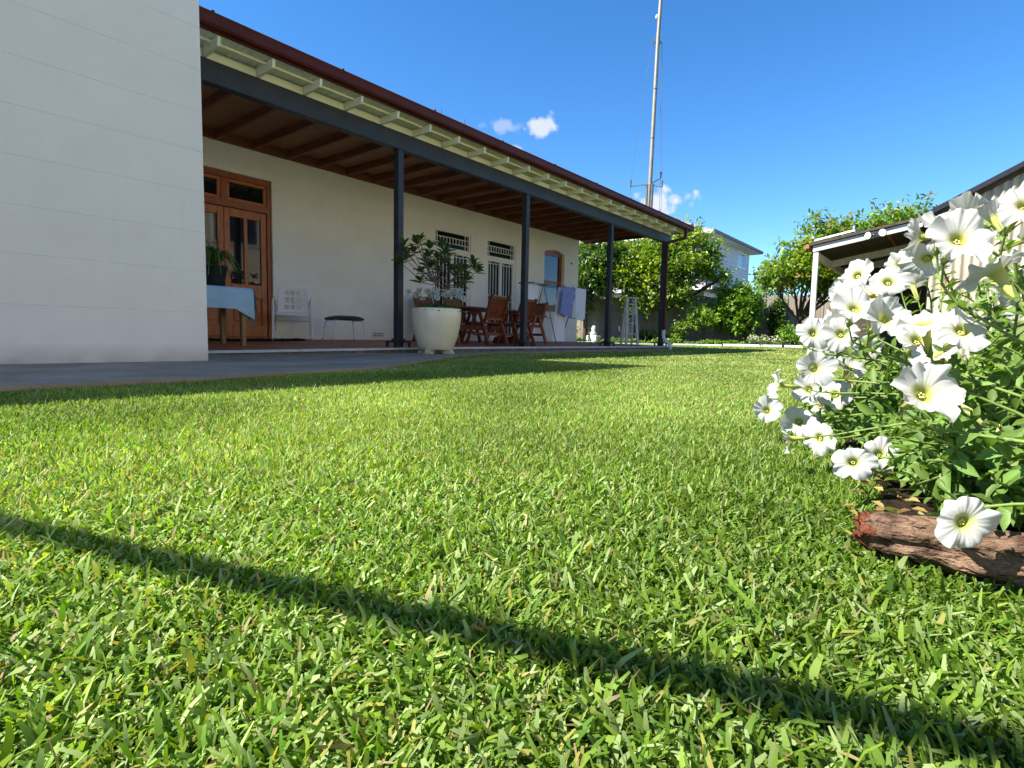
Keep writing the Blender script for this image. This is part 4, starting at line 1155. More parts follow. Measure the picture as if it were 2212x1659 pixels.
for i, (p, w, D_, kd) in enumerate(FLOWERS):
    if kd == 'o' and p[2] > .1 and rng.random() < (.15 if p[2] > .4 else .5):
        q = (p[0] + rng.normal(.015, .035), p[1] + rng.uniform(.03, .16), max(.06, p[2] + rng.normal(-.02, .035)))
        w2 = Vector(w) + Vector((rng.normal(-.1, .5), rng.normal(0, .45), rng.normal(0, .4)))
        extra.append((q, tuple(w2.normalized()), D_ * rng.uniform(.8, 1.05), 'y' if rng.random() < .10 else 'w' if rng.random() < .12 else 'o'))
FLOWERS = FLOWERS + extra
for i, (p, w, D_, kd) in enumerate(FLOWERS):
    p, w = Vector(p), Vector(w).normalized()
    me = (FY[i % 3] if kd == 'y' else FM[i % 10])
    o = bpy.data.objects.new('flower', me); link(o, bush)
    q = w.to_track_quat('Z', 'Y')
    Mx = Matrix.Translation(p - BO) @ q.to_matrix().to_4x4() @ Matrix.Rotation(rng.uniform(0, 6.28), 4, 'Z') @ Matrix.Diagonal((D_ * rng.uniform(.95, 1.22), D_ * rng.uniform(.95, 1.22), D_ * 1.1, 1))
    o.matrix_basis = Mx
    link(bpy.data.objects.new('calyx', CALYX), o)
    if kd == 'w':
        k = link(bpy.data.objects.new('withered_petal', WITH), o); k.location = (.03, -.02, .0); k.scale = (1.5, 1.5, 1.3)
    elif kd == 'o':
        link(bpy.data.objects.new('stamens', STAM), o)
    back = p - w * D_ * .68
    stem(back, (w + Vector((0, 0, .35))).normalized() if p.z > .12 else w, bush_root(p), .0030, 18, .014, .042)
# leafy shoots without flowers
ns = 0
while ns < 310:
    y = rng.uniform(.84, 2.2); x = rng.uniform(bed_left(y) - .02, .62) if rng.random() < .35 else rng.uniform(bed_left(y) - .03, .065 * y + .06)
    if ns % 4 == 0: y = rng.uniform(1.0, 2.0); x = bed_left(y) + rng.uniform(-.09, .10)
    e_ = max(0, x - bed_left(y))
    top = .10 + .36 * min(1, e_ / .16) - max(0, (.94 - y)) * 1.2
    z = rng.uniform(.05, max(.07, top - .03))
    d = Vector((rng.normal(-.2, .5), rng.normal(-.35, .5), rng.uniform(.1, 1.0))).normalized()
    stem((x, y, z), d, bush_root((x, y)), .0030, 24, .015, .046); ns += 1
for k in range(40):
    x, y = rng.uniform(-.09, .09), rng.uniform(.82, 1.05)
    stem((x, y, rng.uniform(.045, .17)), Vector((rng.normal(-.3, .5), rng.normal(-.6, .4), rng.uniform(-.1, .6))).normalized(), (x + abs(rng.normal(.05, .05)), y + rng.uniform(.05, .2), .03), .0028, 12, .016, .044)
stems.build('stem', M_stem, bush)
LT = [(0, 0, 0), (.30, .30, .10), (.30, 0, .0), (.30, -.30, .10), (.66, .24, .06), (.66, 0, -.03), (.66, -.24, .06), (1, 0, -.10)]
LF = [(0, 2, 1), (0, 3, 2), (1, 2, 5), (1, 5, 4), (2, 3, 6), (2, 6, 5), (4, 5, 7), (5, 6, 7)]
lp, lu, ln_, ls = np.array(leafP), np.array(leafU), np.array(leafN), np.array(leafS)
ln_ /= np.linalg.norm(ln_, axis=1, keepdims=True)
# the largest in the picture become single leaves
dist = np.linalg.norm(lp - np.array([0, 0, .25]), axis=1)
vis = (lp[:, 0] < .066 * lp[:, 1] + .01)
score = ls / dist * np.where(vis, 1, .01)
order = np.argsort(-score)
one = MB().add(LT, LF, True)
LMESH = [one.mesh('petunia_leaf', M_pet)]
for i in order[:300]:
    d, nn = Vector(lu[i]), Vector(ln_[i]); sdv = nn.cross(d).normalized(); nn = d.cross(sdv)
    o = bpy.data.objects.new('leaf', LMESH[0]); link(o, bush)
    o.matrix_basis = Matrix.Translation(Vector(lp[i]) - BO) @ Matrix(((d.x, sdv.x, nn.x, 0), (d.y, sdv.y, nn.y, 0), (d.z, sdv.z, nn.z, 0), (0, 0, 0, 1))) @ Matrix.Diagonal((ls[i], ls[i] * .72, ls[i] * 1.3, 1))
R_ = order[300:]
cc = np.array([.115, .205, .040]) * rng.uniform(.6, 1.35, (len(R_), 1)) + np.array([.03, .02, .0]) * rng.random((len(R_), 1))
o = scatter('leaf_mass', LT, LF, lp[R_], lu[R_], ln_[R_], np.stack([ls[R_], ls[R_] * .72, ls[R_] * 1.3], 1), cc, M_petst, bush, org=tuple(BO), smooth=True)
tag(o, kind='stuff')
# dead leaves and petals on the soil
k_ = 90
P = np.stack([rng.uniform(-.12, .10, k_), rng.uniform(.80, 1.25, k_), rng.uniform(.006, .026, k_)], 1)
U = runit(k_); U[:, 2] *= .25; N = runit(k_) * .45 + np.array([0, 0, 1]); sz = rng.uniform(.012, .03, k_)
lc = np.array([[.30, .19, .06], [.16, .09, .04], [.36, .30, .10], [.10, .13, .04]])[rng.integers(0, 4, k_)]
tag(scatter('leaf_litter', LT, LF, P, U, N, np.stack([sz, sz * .8, sz], 1), lc, M_petst, smooth=True), 'dead leaves scattered on the dark soil behind the log', 'leaf litter', kind='stuff')
# buds
for k in range(16):
    i = order[rng.integers(0, 900)]
    p = Vector(lp[i]) + Vector((0, -.01, .012)); d = Vector((rng.normal(-.2, .4), rng.normal(-.3, .4), .7)).normalized()
    b_ = MB(); b_.tube([p, p + d * .016, p + d * .030, p + d * .042], [.0025, .0035, .0052, .0012], 7)
    b_.build('bud', mat('petunia_bud', (.42, .46, .14), (.56, .58, .26), 30, .6, trans=.2), bush)

# rotting log that edges the bed
lg = MB(); r_ = np.random.default_rng(5)
NR, NC = 70, 40
ph_ = r_.uniform(0, 6.28, (14, 3)); kk_ = np.column_stack([r_.uniform(8, 90, 14), r_.integers(1, 9, 14)])
rings = []
for i in range(NR):
    x = -.0815 + i * .0155; yc_ = .791 - .011 * (x + .08)
    bas = .027 + .0035 * math.sin(x * 21) - (.003 if i == 0 else 0)
    row = []
    for k in range(NC):
        a = 2 * math.pi * k / NC
        d_ = sum(math.sin(kk_[q, 0] * x + kk_[q, 1] * a + ph_[q, 0]) * (.10 / (1 + .35 * kk_[q, 1])) for q in range(14)) + r_.normal(0, .035)
        rad = bas * (1 + d_ * 1.1)
        row.append((x + r_.normal(0, .0015), yc_ + rad * math.cos(a), .022 + rad * math.sin(a)))
    rings.append(row)
for i in range(NR - 1):
    lg.add(rings[i] + rings[i + 1], [(k, (k + 1) % NC, NC + (k + 1) % NC, NC + k) for k in range(NC)], i % 3 > 0)
lo = thing('log', 'weathered rotting log with a red end lying under the petunia bush', 'log', (0, .79, 0))
lo_b = lg.build('bark', M_log, lo)
en = MB(); c_ = Vector((-.089, .791, .022))
def sw(i, f): 
    cc_ = sum((Vector(q) for q in rings[i]), Vector()) / NC
    return [tuple(cc_ + (Vector(q) - cc_) * (f + .02 * math.sin(7 * k + i))) for k, q in enumerate(rings[i])]
rr_ = [sw(0, 1.03), sw(1, .985)]
for i in range(1): en.add(rr_[i] + rr_[i + 1], [(k, (k + 1) % NC, NC + (k + 1) % NC, NC + k) for k in range(NC)], True)
ir = [tuple(c_ + (Vector(q) - c_) * .6 + Vector((r_.normal(-.004, .003), 0, 0))) for q in rings[0]]
en.add(rr_[0] + ir + [tuple(c_ + Vector((.004, 0, 0)))], [(k, (k + 1) % NC, NC + (k + 1) % NC, NC + k) for k in range(NC)] + [(NC + k, NC + (k + 1) % NC, 2 * NC) for k in range(NC)], True)
en.build('red_end', M_logr, lo)
# stray stalks and a fallen petal on the lawn
for k, (a, b, lb) in enumerate((((-.452, .582, .008), (-.425, .55, .004), 'dry brown stalk lying in the lawn near the shadow line'),)):
    m_ = MB().tube([a, ((a[0] + b[0]) / 2, (a[1] + b[1]) / 2 + .004, .012), b], .0014, 6)
    tag(m_.build('dry_stalk', M_straw), lb, 'twig')

mode('rigid')
# petunias in the cream pot
PF = [[-6.62, 8.06, 0.81], [-6.49, 8.14, 0.83], [-6.52, 8.12, 0.77], [-6.41, 8.2, 0.83], [-6.33, 8.24, 0.85], [-6.34, 8.23, 0.78], [-6.28, 8.27, 0.82], [-6.18, 8.33, 0.78], [-6.14, 8.36, 0.81], [-6.1, 8.38, 0.8], [-6.04, 8.42, 0.79], [-6.02, 8.43, 0.83], [-6.0, 8.44, 0.76], [-5.98, 8.45, 0.74], [-6.07, 8.4, 0.85], [-6.25, 8.22, .74], [-6.43, 8.12, .72], [-6.3, 8.45, .8], [-6.5, 8.4, .78]]
pb = thing('potted_petunia', 'small white petunias crowding the rim of the cream pot under the magnolia', 'flowering plant', (-6.33, 8.3, .58), math.radians(8.05))
pst = MB()
for i, p in enumerate(PF):
    p = Vector(p) + Vector((rng.normal(0, .01), rng.normal(0, .01), +.05))
    w = Vector((.45 + rng.normal(0, .3), -.75 + rng.normal(0, .3), .45)).normalized()
    o = bpy.data.objects.new('flower', FM[i % 10]); link(o, pb)
    o.matrix_basis = Matrix.Translation(p - ORG[pb.name]) @ w.to_track_quat('Z', 'Y').to_matrix().to_4x4() @ Matrix.Scale(.105, 4)
    pst.tube([(p.x * .5 - 3.165, p.y * .5 + 4.15, .58), ((p.x * .7 - 1.9), p.y * .7 + 2.49, .66), p - w * .05], .003, 5)
pst.build('stem', M_stem, pb)
k_ = 900
a = rng.uniform(0, 6.28, k_); rr = .34 * np.sqrt(rng.random(k_)); 
P = np.stack([-6.33 + rr * np.cos(a), 8.3 + rr * np.sin(a), .585 + rng.random(k_) ** 1.4 * .14 * (1.25 - rr / .36)], 1)
U = runit(k_); U[:, 2] = np.abs(U[:, 2]) * .6
nn = runit(k_) * .6 + np.array([0, 0, 1])
sz = rng.uniform(.03, .055, k_)
o = scatter('leaf_mass', LT, LF, P, U, nn, np.stack([sz, sz * .9, sz], 1), np.array([.075, .145, .032]) * rng.uniform(.55, 1.3, (k_, 1)), M_petst, pb, org=tuple(ORG[pb.name]), smooth=True)
tag(o, kind='stuff')

mode('new')
# unseen bar on posts behind the camera, added to cast the foreground shadow strip
cl = thing('shadow_bar', 'unseen timber bar on posts, added to shade a strip of the foreground grass', 'shadow bar', (-.6, -.55, 0))
MB().bar((-3.0, -1.428, 1.5), (2.0, .319, 1.5), .032, .032).build('crossbar', M_oldwood, cl)
MB().bbox(-3.05, -2.95, -1.47, -1.38, -.1, 1.479, .006).build('post', M_oldwood, cl)
MB().bbox(1.95, 2.05, .27, .36, -.1, 1.479, .006).build('post', M_oldwood, cl)
# ------------------------------------------------------------------ back fence
FY_ = 29.0
mode('new')
FA_ = math.atan2(SYX, SXX)
fe = thing('paling_fence', 'weathered grey timber paling fence along the back of the garden', 'fence', tuple(T2((-8, FY_, .2))))
pal = MB().bbox(-.05, .05, -.008, .008, 0, 1.0, .003).mesh('paling', M_fence)
x = -21.0
while x < 3.0:
    w = rng.uniform(.93, 1.05)
    o = bpy.data.objects.new('paling', pal); link(o, fe)
    h = 1.86 + rng.normal(0, .018)
    if rng.random() < .05: h -= rng.uniform(.03, .10)
    q = T2((x, FY_)) - T2((-8, FY_))
    o.location = (q.x, q.y + rng.normal(0, .006), gz(x, FY_) - .2 - .01); o.scale = (w * .936, 1, h); o.rotation_euler = (0, rng.normal(0, .006), FA_)
    x += .1 * w + rng.uniform(.001, .008)
for z in (.55, 1.75): MB().bar(T2((-21, FY_ + .05, z)), T2((3, FY_ + .05, z)), .05, .08).build('rail', M_fence, fe)
MB().bar(T2((-21, FY_ + .10, 1.09)), T2((3, FY_ + .10, 1.09)), .006, 1.78).build('backing_board', M_fence, fe)

# white edging and garden bed along the fence
bd = MB(); bd.grid([[tuple(T2((x, y, z))) for x in (-18, -12, -8, -4, 2)] for y, z in ((26.36, .17), (26.6, .20), (29.0, .24))])
structure('fence_bed', bd, M_soil)
for k, (a, b, z, lb) in enumerate(((-9.15, -7.35, .145, 'long pale edging board at the foot of the garden fence, left of the white flowers'), (-7.30, -5.30, .15, 'white timber edging board in front of the white flowers by the fence'), (-5.22, -4.3, .15, 'short white edging board at the right end by the shed post'), (-13.6, -9.2, .13, 'pale edging strip under the citrus trees at the back of the lawn'))):
    zt_ = z + (.055 if k in (1, 2) else .03)
    m_ = MB().bar(T2((a, 26.31, (z - .12 + zt_) / 2)), T2((b, 26.31, (z - .12 + zt_) / 2)), .07, zt_ - z + .12)
    tag(m_.build('garden_edging', M_white if k != 3 else M_stone), lb, 'edging', 'pale edging along the fence bed')

# ------------------------------------------------------------------ trees and shrubs
RH = [(0, 0, 0), (.5, .26, .07), (1, 0, -.05), (.5, -.26, .07)]
RHF = [(0, 1, 2), (0, 2, 3)]
def foliage(blobs, n, llen, cols, shell=.55, per=14, tw=.16, droop=.2, zmin=None):
    vol = np.array([b[3] * b[4] * b[5] for b in blobs]); vol = vol ** .8; vol /= vol.sum()
    nc = max(1, n // per)
    bi = rng.choice(len(blobs), nc, p=vol)
    B_ = np.array(blobs)[bi]
    d = runit(nc); r = rng.random(nc) ** (1 / 3) ** .5
    r = np.where(rng.random(nc) < shell, rng.uniform(.82, 1.06, nc), r)
    cen = B_[:, :3] + d * r[:, None] * B_[:, 3:6]
    ci = np.repeat(np.arange(nc), per); m = len(ci)
    tdir = d * .7 + np.array([0, 0, .35]) + rng.normal(0, .35, (nc, 3)); tdir /= np.linalg.norm(tdir, axis=1, keepdims=True)
    u = rng.random(m)
    P = cen[ci] + tdir[ci] * ((u - .5) * tw * 2)[:, None] + rng.normal(0, tw * .22, (m, 3))
    U = tdir[ci] * .5 + runit(m) * .9 + np.array([0, 0, -droop])
    N = runit(m) * .75 + np.array([-.12, -.18, .85])
    L_ = llen * rng.uniform(.6, 1.25, m)
    cl = np.array(cols)
    tone = rng.random(nc); k = rng.integers(0, len(cl), nc)
    C_ = cl[k][ci] * (0.7 + .55 * tone[ci] + .25 * rng.random(m))[:, None]
    if zmin is not None:
        kp = P[:, 2] > zmin; P, U, N, L_, C_ = P[kp], U[kp], N[kp], L_[kp], C_[kp]
    return P, U, N, np.stack([L_, L_ * rng.uniform(.75, 1.1, len(L_)), L_], 1), C_
def tree(name, label, cat, base, blobs, n, llen, cols, trunk_r=.09, fork=.9, group=None, lean=(0, 0), **kw):
    base = T2(base); blobs = [(*T2(b[:3]), *b[3:]) for b in blobs]
    t = thing(name, label, cat, tuple(base), group=group)
    F = foliage(blobs, n, llen, cols, **kw)
    o = scatter('crown', RH, RHF, *F, M_leaf, t, org=tuple(base)); tag(o, kind='stuff')
    tk = MB()
    fk = base + Vector((lean[0], lean[1], fork))
    tk.tube([base - Vector((0, 0, .1)), base + Vector((lean[0] * .3 + .02, lean[1] * .3, fork * .5)), fk], [trunk_r * 1.25, trunk_r, trunk_r * .85], 10)
    for b in blobs:
        c = Vector(b[:3]); md = fk.lerp(c, .5) + Vector((rng.normal(0, .08), rng.normal(0, .08), -.06))
        tk.tube([fk, md, c, c + Vector((rng.normal(0, .2), rng.normal(0, .2), b[5] * .5))], [trunk_r * .6, trunk_r * .42, trunk_r * .22, trunk_r * .08], 7)
        for q in range(4):
            e_ = c + Vector(runit(1)[0] * np.array(b[3:6]) * .8)
            tk.tube([md, md.lerp(e_, .55) + Vector((0, 0, -.04)), e_], [trunk_r * .22, trunk_r * .14, trunk_r * .05], 5)
    tk.build('trunk', M_bark, t)
    return t
G_lemon = [(.18, .26, .018), (.11, .195, .018), (.26, .32, .022), (.065, .13, .014)]
G_dark = [(.050, .100, .016), (.075, .140, .020), (.035, .075, .013)]
G_mid = [(.12, .22, .020), (.16, .27, .024), (.075, .150, .016)]
G_red = [(.15, .24, .022), (.11, .20, .018), (.19, .28, .022), (.13, .22, .02), (.15, .24, .022), (.11, .20, .018), (.17, .26, .02), (.10, .18, .018), (.20, .15, .03)]
def moved(bl, f, rs=1.0): return [(x * f, y * f, .25 + (z - .25) * f, a * f * rs, b * f * rs, c * f * rs) for x, y, z, a, b, c in bl]
tree('dark_tree', 'dark leafy tree with a forked trunk just past the white house end', 'tree', (-13.4, 27.65, .18),
     moved([(-12.6, 26.4, 3.0, 1.1, .9, .8), (-13.4, 26.6, 2.6, .9, .9, .7), (-11.8, 26.3, 2.5, .75, .7, .6), (-12.3, 26.3, 3.6, .9, .8, .6), (-11.6, 26.4, 3.5, .7, .6, .5), (-13.2, 26.5, 1.75, .6, .6, .45), (-10.9, 26.5, 3.3, .7, .7, .5)], 1.045), 13500, .17, G_dark + [(.14, .22, .02)], .10, 1.3, tw=.26)
tree('lemon_tree', 'bright yellow-green lemon tree behind the last verandah post', 'tree', (-10.15, 27.75, .2),
     moved([(-9.4, 25.0, 2.75, .95, .85, .75), (-8.5, 25.0, 3.1, .80, .8, .70), (-10.4, 25.1, 2.45, .6, .7, .55), (-7.7, 25.1, 2.75, .42, .5, .38), (-8.5, 25.0, 4.0, .34, .4, .36), (-7.9, 24.9, 3.75, .36, .4, .30), (-9.3, 25.0, 3.6, .6, .6, .45), (-8.7, 24.8, 1.95, .7, .6, .40), (-9.9, 24.9, 1.6, .6, .5, .35), (-6.9, 25.0, 2.55, .22, .25, .16), (-7.35, 25.0, 3.35, .26, .3, .24), (-7.2, 25.0, 2.35, .3, .3, .2), (-10.2, 25.2, 3.3, .6, .6, .45)], 1.1), 17000, .165, G_lemon, .085, 1.2, shell=.6, tw=.30)
tree('broad_shrub', 'mid green bushy shrub against the fence left of the sunlit palings', 'shrub', (-7.1, 28.2, .22),
     moved([(-7.3, 27.5, 1.35, .75, .6, .6), (-7.35, 27.5, 2.0, .5, .45, .35), (-6.85, 27.5, 1.75, .5, .5, .5), (-7.9, 27.6, 1.3, .45, .45, .4), (-6.95, 27.4, .95, .5, .45, .35)], 1.02), 9500, .15, G_mid, .05, .5, tw=.2)
tree('leaning_tree', 'leafy tree with reddish young leaves rising behind the shed post', 'tree', (-3.9, 22.9, .09),
     [(-4.4, 22.5, 2.3, .75, .7, .45), (-3.4, 22.6, 2.4, .85, .8, .6), (-4.1, 22.6, 2.85, .55, .6, .40), (-3.2, 22.6, 3.2, .55, .6, .40), (-3.75, 22.6, 3.55, .35, .4, .28), (-2.3, 22.6, 3.55, .38, .5, .30), (-1.55, 22.8, 3.68, .5, .5, .28), (-3.2, 22.7, 2.0, .7, .6, .35), (-4.85, 22.5, 2.2, .4, .4, .3), (-2.5, 22.8, 2.2, .7, .6, .5)], 13000, .155, G_red, .075, .8, lean=(-.25, -.1), tw=.30)
tree('far_tree', 'pale grey-green far tree between the lilac house and the leaning tree', 'tree', (-11.6, 52, .2),
     [(-11.7, 52, 3.9, 1.0, 1, .9), (-10.7, 52, 3.3, .9, 1, .8), (-12.2, 52, 2.8, .9, 1, .8)], 2600, .22, [(.13, .19, .09), (.10, .15, .07)], .12, 1.8)
tree('round_tree', 'distant rounded yellow-green treetop above the shed roof', 'tree', (-1.8, 42, .2),
     [(-2.1, 42, 5.75, 1.3, 1.2, 1.15), (-1.1, 42, 5.5, 1.2, 1.2, 1.0), (-3.0, 42, 4.9, .9, 1, .8)], 4500, .20, [(.14, .19, .03), (.11, .16, .025)], .15, 3.0)
# vine and low shrubs on the fence
tree('fence_vine', 'dark climber on the fence beside the sunlit palings', 'climber', (-5.95, 28.6, .22), [(-6.02, 28.72, 1.0, .24, .15, .75), (-5.95, 28.75, 1.6, .18, .14, .25)], 2600, .13, G_dark, .02, .4)
tree('yellow_shrub', 'small yellow-green shrub at the foot of the last verandah post', 'shrub', (-9.15, 26.75, .2), [(-9.15, 26.75, .62, .2, .2, .40)], 420, .10, G_lemon, .02, .2)
tree('corner_plant', 'loose leafy plant at the fence foot near the shed post', 'plant', (-5.1, 26.8, .2), [(-5.1, 26.8, .55, .35, .3, .32), (-4.85, 26.8, .4, .25, .25, .2)], 900, .11, G_mid, .015, .2)
tree('mid_shrub', 'leafy green shoots low on the fence between lemon tree and broad shrub', 'shrub', (-8.3, 27.2, .22), [(-8.4, 27.0, 1.35, .40, .3, .30), (-8.0, 27.0, 1.1, .35, .3, .25), (-8.6, 27.0, .95, .35, .3, .22)], 1300, .11, G_lemon + G_mid, .03, .5)
# white flowered perennials
t = thing('white_perennial', 'low clump of small white flowers by the white edging', 'flowering plant', tuple(T2((-5.95, 26.65, .19))))
TB = lambda bl_: [(*T2(b[:3]), *b[3:]) for b in bl_]
F = foliage(TB([(-6.2, 26.6, .30, .35, .22, .18), (-5.6, 26.65, .28, .35, .22, .16)]), 900, .08, [(.14, .20, .07), (.10, .16, .05)])
tag(scatter('leaf_mass', RH, RHF, *F, M_leaf, t, org=tuple(t.location)), kind='stuff')
F = foliage(TB([(-6.2, 26.55, .42, .33, .2, .10), (-5.7, 26.55, .40, .30, .2, .09)]), 200, .06, [(.75, .72, .74), (.7, .66, .70)], per=5, tw=.05)
tag(scatter('blossom_mass', RH, RHF, *F, M_leaf, t, org=tuple(t.location)), kind='stuff')
# leafy groundcover along the edging, strap-leaved clumps behind the ladder
k_ = 2600
x = rng.uniform(-13.6, -6.3, k_); x += .25 * np.sin(x * 3.1); P = np.stack([x, rng.uniform(26.38, 26.95, k_), .17 + rng.random(k_) ** 2 * (.10 + .09 * np.sin(x * 5) * np.sin(x * 1.7))], 1)
P = np.stack([SXX * P[:, 0], SYY * P[:, 1] + SYX * P[:, 0], P[:, 2]], 1)
U = runit(k_); U[:, 2] = np.abs(U[:, 2]); N = runit(k_) * .6 + np.array([-.1, -.2, 1])
sz = rng.uniform(.06, .13, k_)
tag(scatter('groundcover', RH, RHF, P, U, N, np.stack([sz, sz * 1.3, sz], 1), np.array(G_mid)[rng.integers(0, 3, k_)] * rng.uniform(.6, 1.3, (k_, 1)), M_leaf), 'leafy green groundcover behind the pale edging strip', 'groundcover', kind='stuff')
SB = [(0, -.5, 0), (0, .5, 0), (.5, -.5, .12), (.5, .5, .12), (1, -.1, -.1), (1, .1, -.1)]
for k, (cx, cy, lb) in enumerate(((-10.1, 27.6, 'dark strappy clump in the shade left of the step ladder'), (-9.5, 27.7, 'dark strappy clump in the shade right of the step ladder'), (-10.8, 27.9, 'dark strappy clump beside the black compost bin'))):
    cx, cy = T2((cx, cy))[:2]
    n_ = 160; a = rng.uniform(0, 6.28, n_); ti = rng.uniform(.1, .9, n_)
    U = np.stack([np.cos(a) * np.sin(ti), np.sin(a) * np.sin(ti), np.cos(ti)], 1)
    sdv = np.stack([-np.sin(a), np.cos(a), 0 * a], 1)
    P = np.stack([cx + rng.normal(0, .12, n_), cy + rng.normal(0, .12, n_), np.full(n_, .2)], 1)
    t = thing('strappy_clump', lb, 'plant', (cx, cy, .2), group='dark strappy clumps under the fence')
    tag(scatter('leaf_mass', SB, BLADE3F, P, U, np.cross(U, sdv), np.stack([rng.uniform(.4, .7, n_), np.full(n_, .03), np.full(n_, .6)], 1), np.array([.035, .075, .02]) * rng.uniform(.6, 1.3, (n_, 1)), M_leaf, t, org=(cx, cy, .2)), kind='stuff')

mode('rigid')
# compost bin, statue and small garden things under the dark tree
t = thing('compost_bin', 'black tapered compost bin under the trees by the fence', 'bin', (-11.35, 27.5, .2))
MB().lathe([(0, 0), (.36, 0), (.35, .06), (.29, .80), (.27, .84)], 28, (-11.35, 27.5, .18)).build('body', M_black, t)
MB().lathe([(.30, .83), (.31, .86), (.29, .90), (.10, .96), (0, .96)], 28, (-11.35, 27.5, .18)).build('lid', M_black, t)
t = thing('garden_statue', 'pale stone garden ornament beside the forked trunk', 'ornament', (-12.55, 26.7, .2))
MB().bbox(-12.78, -12.32, 26.5, 26.9, .18, .42, .02).build('plinth', M_stone, t)
MB().lathe([(0, .42), (.14, .42), (.13, .52), (.08, .62), (.10, .70), (.06, .80), (0, .82)], 18, (-12.55, 26.7, 0)).build('figure', M_stone, t)
t = thing('white_flowerpot', 'white slender flowerpot with a leafy plant at the house corner', 'flowerpot', (-13.05, 25.9, .14))
MB().lathe([(0, 0), (.06, 0), (.09, .28), (.10, .30), (.08, .30), (0, .26)], 16, (-13.05, 25.9, .14)).build('pot', M_white, t)
F = foliage([(-13.05, 25.9, .62, .16, .16, .16)], 160, .12, G_lemon, per=8)
tag(scatter('leaf_mass', RH, RHF, *F, M_leaf, t, org=tuple(ORG[t.name])), kind='stuff')
mode('new')
tag(MB().bar(T2((-13.5, 26.1, .145)), T2((-12.2, 26.1, .145)), .22, .09).build('white_plank', M_white), 'white plank lying on the ground past the house corner', 'plank')

# ------------------------------------------------------------------ tall mast with guy brackets
F_ = 1.18
def far(q): return T2((q[0] * F_, q[1] * F_, .25 + (q[2] - .25) * F_))
MV = [far(q) for q in ((-10.50, 26.75, .05), (-10.51, 26.88, 6.11), (-10.56, 27.23, 11.38), (-10.55, 27.36, 13.18), (-10.55, 27.55, 16.5))]
t = thing('radio_mast', 'tall slender metal mast with guy-wire brackets behind the verandah roof', 'mast', tuple(MV[0]))
MB().tube([MV[1] + Vector((0, 0, -.3)), MV[2], MV[3], MV[4]], [.090, .082, .077, .070], 16).build('upper_pole', M_mast, t)
for dx, dy, m_ in ((-.10, -.05, M_mastd), (.10, .035, M_mastd), (0, -.035, M_mast)):
    MB().tube([MV[0] + Vector((dx, dy, 0)), MV[1] + Vector((dx, dy, 0))], .057, 12).build('lower_pole', m_, t)
for z in (7.84, 9.64):
    q = MV[1].lerp(MV[2], (z - 6.11) / 5.27); MB().tube([q - Vector((0, 0, .025)), q + Vector((0, 0, .025))], .098, 16).build('joint_collar', M_mast, t)
arms = [far(q) for q in ((-11.13, 26.49, 6.02), (-10.12, 27.10, 6.02), (-10.30, 27.4, 6.42))]
for a in arms:
    MB().bar(MV[1], a, .042, .042).build('bracket_arm', M_mast, t)
    MB().tube([a, a + Vector((0, 0, .26))], [.035, .053], 8).build('insulator', M_mastd, t)
rg = [far(q) for q in ((-10.74, 27.12, 11.31), (-10.42, 27.30, 11.31), (-10.56, 27.50, 11.42))]
for i, a in enumerate(rg):
    MB().bar(MV[2], a, .06, .07).build('ring_arm', M_mast, t)
    MB().tube([a, arms[i] + Vector((0, 0, .24))], .008, 5, cap=False).build('guy_wire', M_wire, t)
    MB().tube([arms[i], Vector((arms[i].x, arms[i].y, .2))], .008, 5, cap=False).build('guy_wire', M_wire, t)
MB().tube([far((-10.66, 27.25, 12.2)), far((-10.64, 27.27, 12.32))], .052, 10).build('white_tag', M_white, t)

# ------------------------------------------------------------------ neighbour's two-storey house
mode('x', -10.4)
NO = (-14, 38, 0)
nh = thing('neighbour_house', 'lilac weatherboard two-storey house beyond the back fence', 'house', NO)
XH = -10.4
MB().box(-19, XH - .04, 33.6, 41.6, 2.9, 5.2).build('upper_wall', M_lilac, nh)
for k in range(14):
    z = 2.98 + k * .165
    for nm, cutw in (('weatherboard', 0),):
        segs = [(33.6, 41.62)]
        if 4.1 < z + .08 < 5.0: segs = [(33.6, 33.75), (34.95, 39.25), (41.05, 41.62)]
        for a, b in segs:
            MB().prism([(XH - .04, z), (XH + .004, z), (XH - .016, z + .162), (XH - .04, z + .162)], 'y', a, b).build('weatherboard', M_lilac, nh)
    MB().prism([(-19, z), (-10.44, z), (-10.44, z + .162), (-19, z + .162)], 'y', 33.585, 33.6)
for a, b in ((39.25, 41.05), (33.75, 34.95)):
    w_ = MB().bbox(XH - .05, XH + .03, a, b, 4.15, 5.0, .01).build('window', M_white, nh)
    mdl = (a + b) / 2
    for p, q in ((a + .08, mdl - .03), (mdl + .03, b - .08)): MB().box(XH + .028, XH + .034, p, q, 4.23, 4.92).build('pane', M_blind if q < mdl else M_glass, w_)
MB().bbox(XH - .06, XH + .02, 41.55, 41.70, 2.9, 5.2, .005).build('corner_board', M_white, nh)
# upper hip roof
rx0, rx1, ry0, ry1 = -19.6, -9.85, 33.0, 42.3
rf = MB().add([(rx0, ry0, 5.22), (rx1, ry0, 5.22), (rx1, ry1, 5.22), (rx0, ry1, 5.22), (-14.7, 37.2, 7.1), (-14.7, 38.2, 7.1)],
              [(0, 1, 4), (1, 2, 5, 4), (2, 3, 5), (3, 0, 4, 5)]).build('upper_roof', M_rooft, nh)
MB().bbox(rx0, rx1, ry0, ry1, 5.10, 5.215, .01).build('soffit', M_white, rf)
MB().bbox(rx1 - .01, rx1 + .09, ry0, ry1 + .08, 5.12, 5.26, .01).build('gutter', M_rooft, rf)
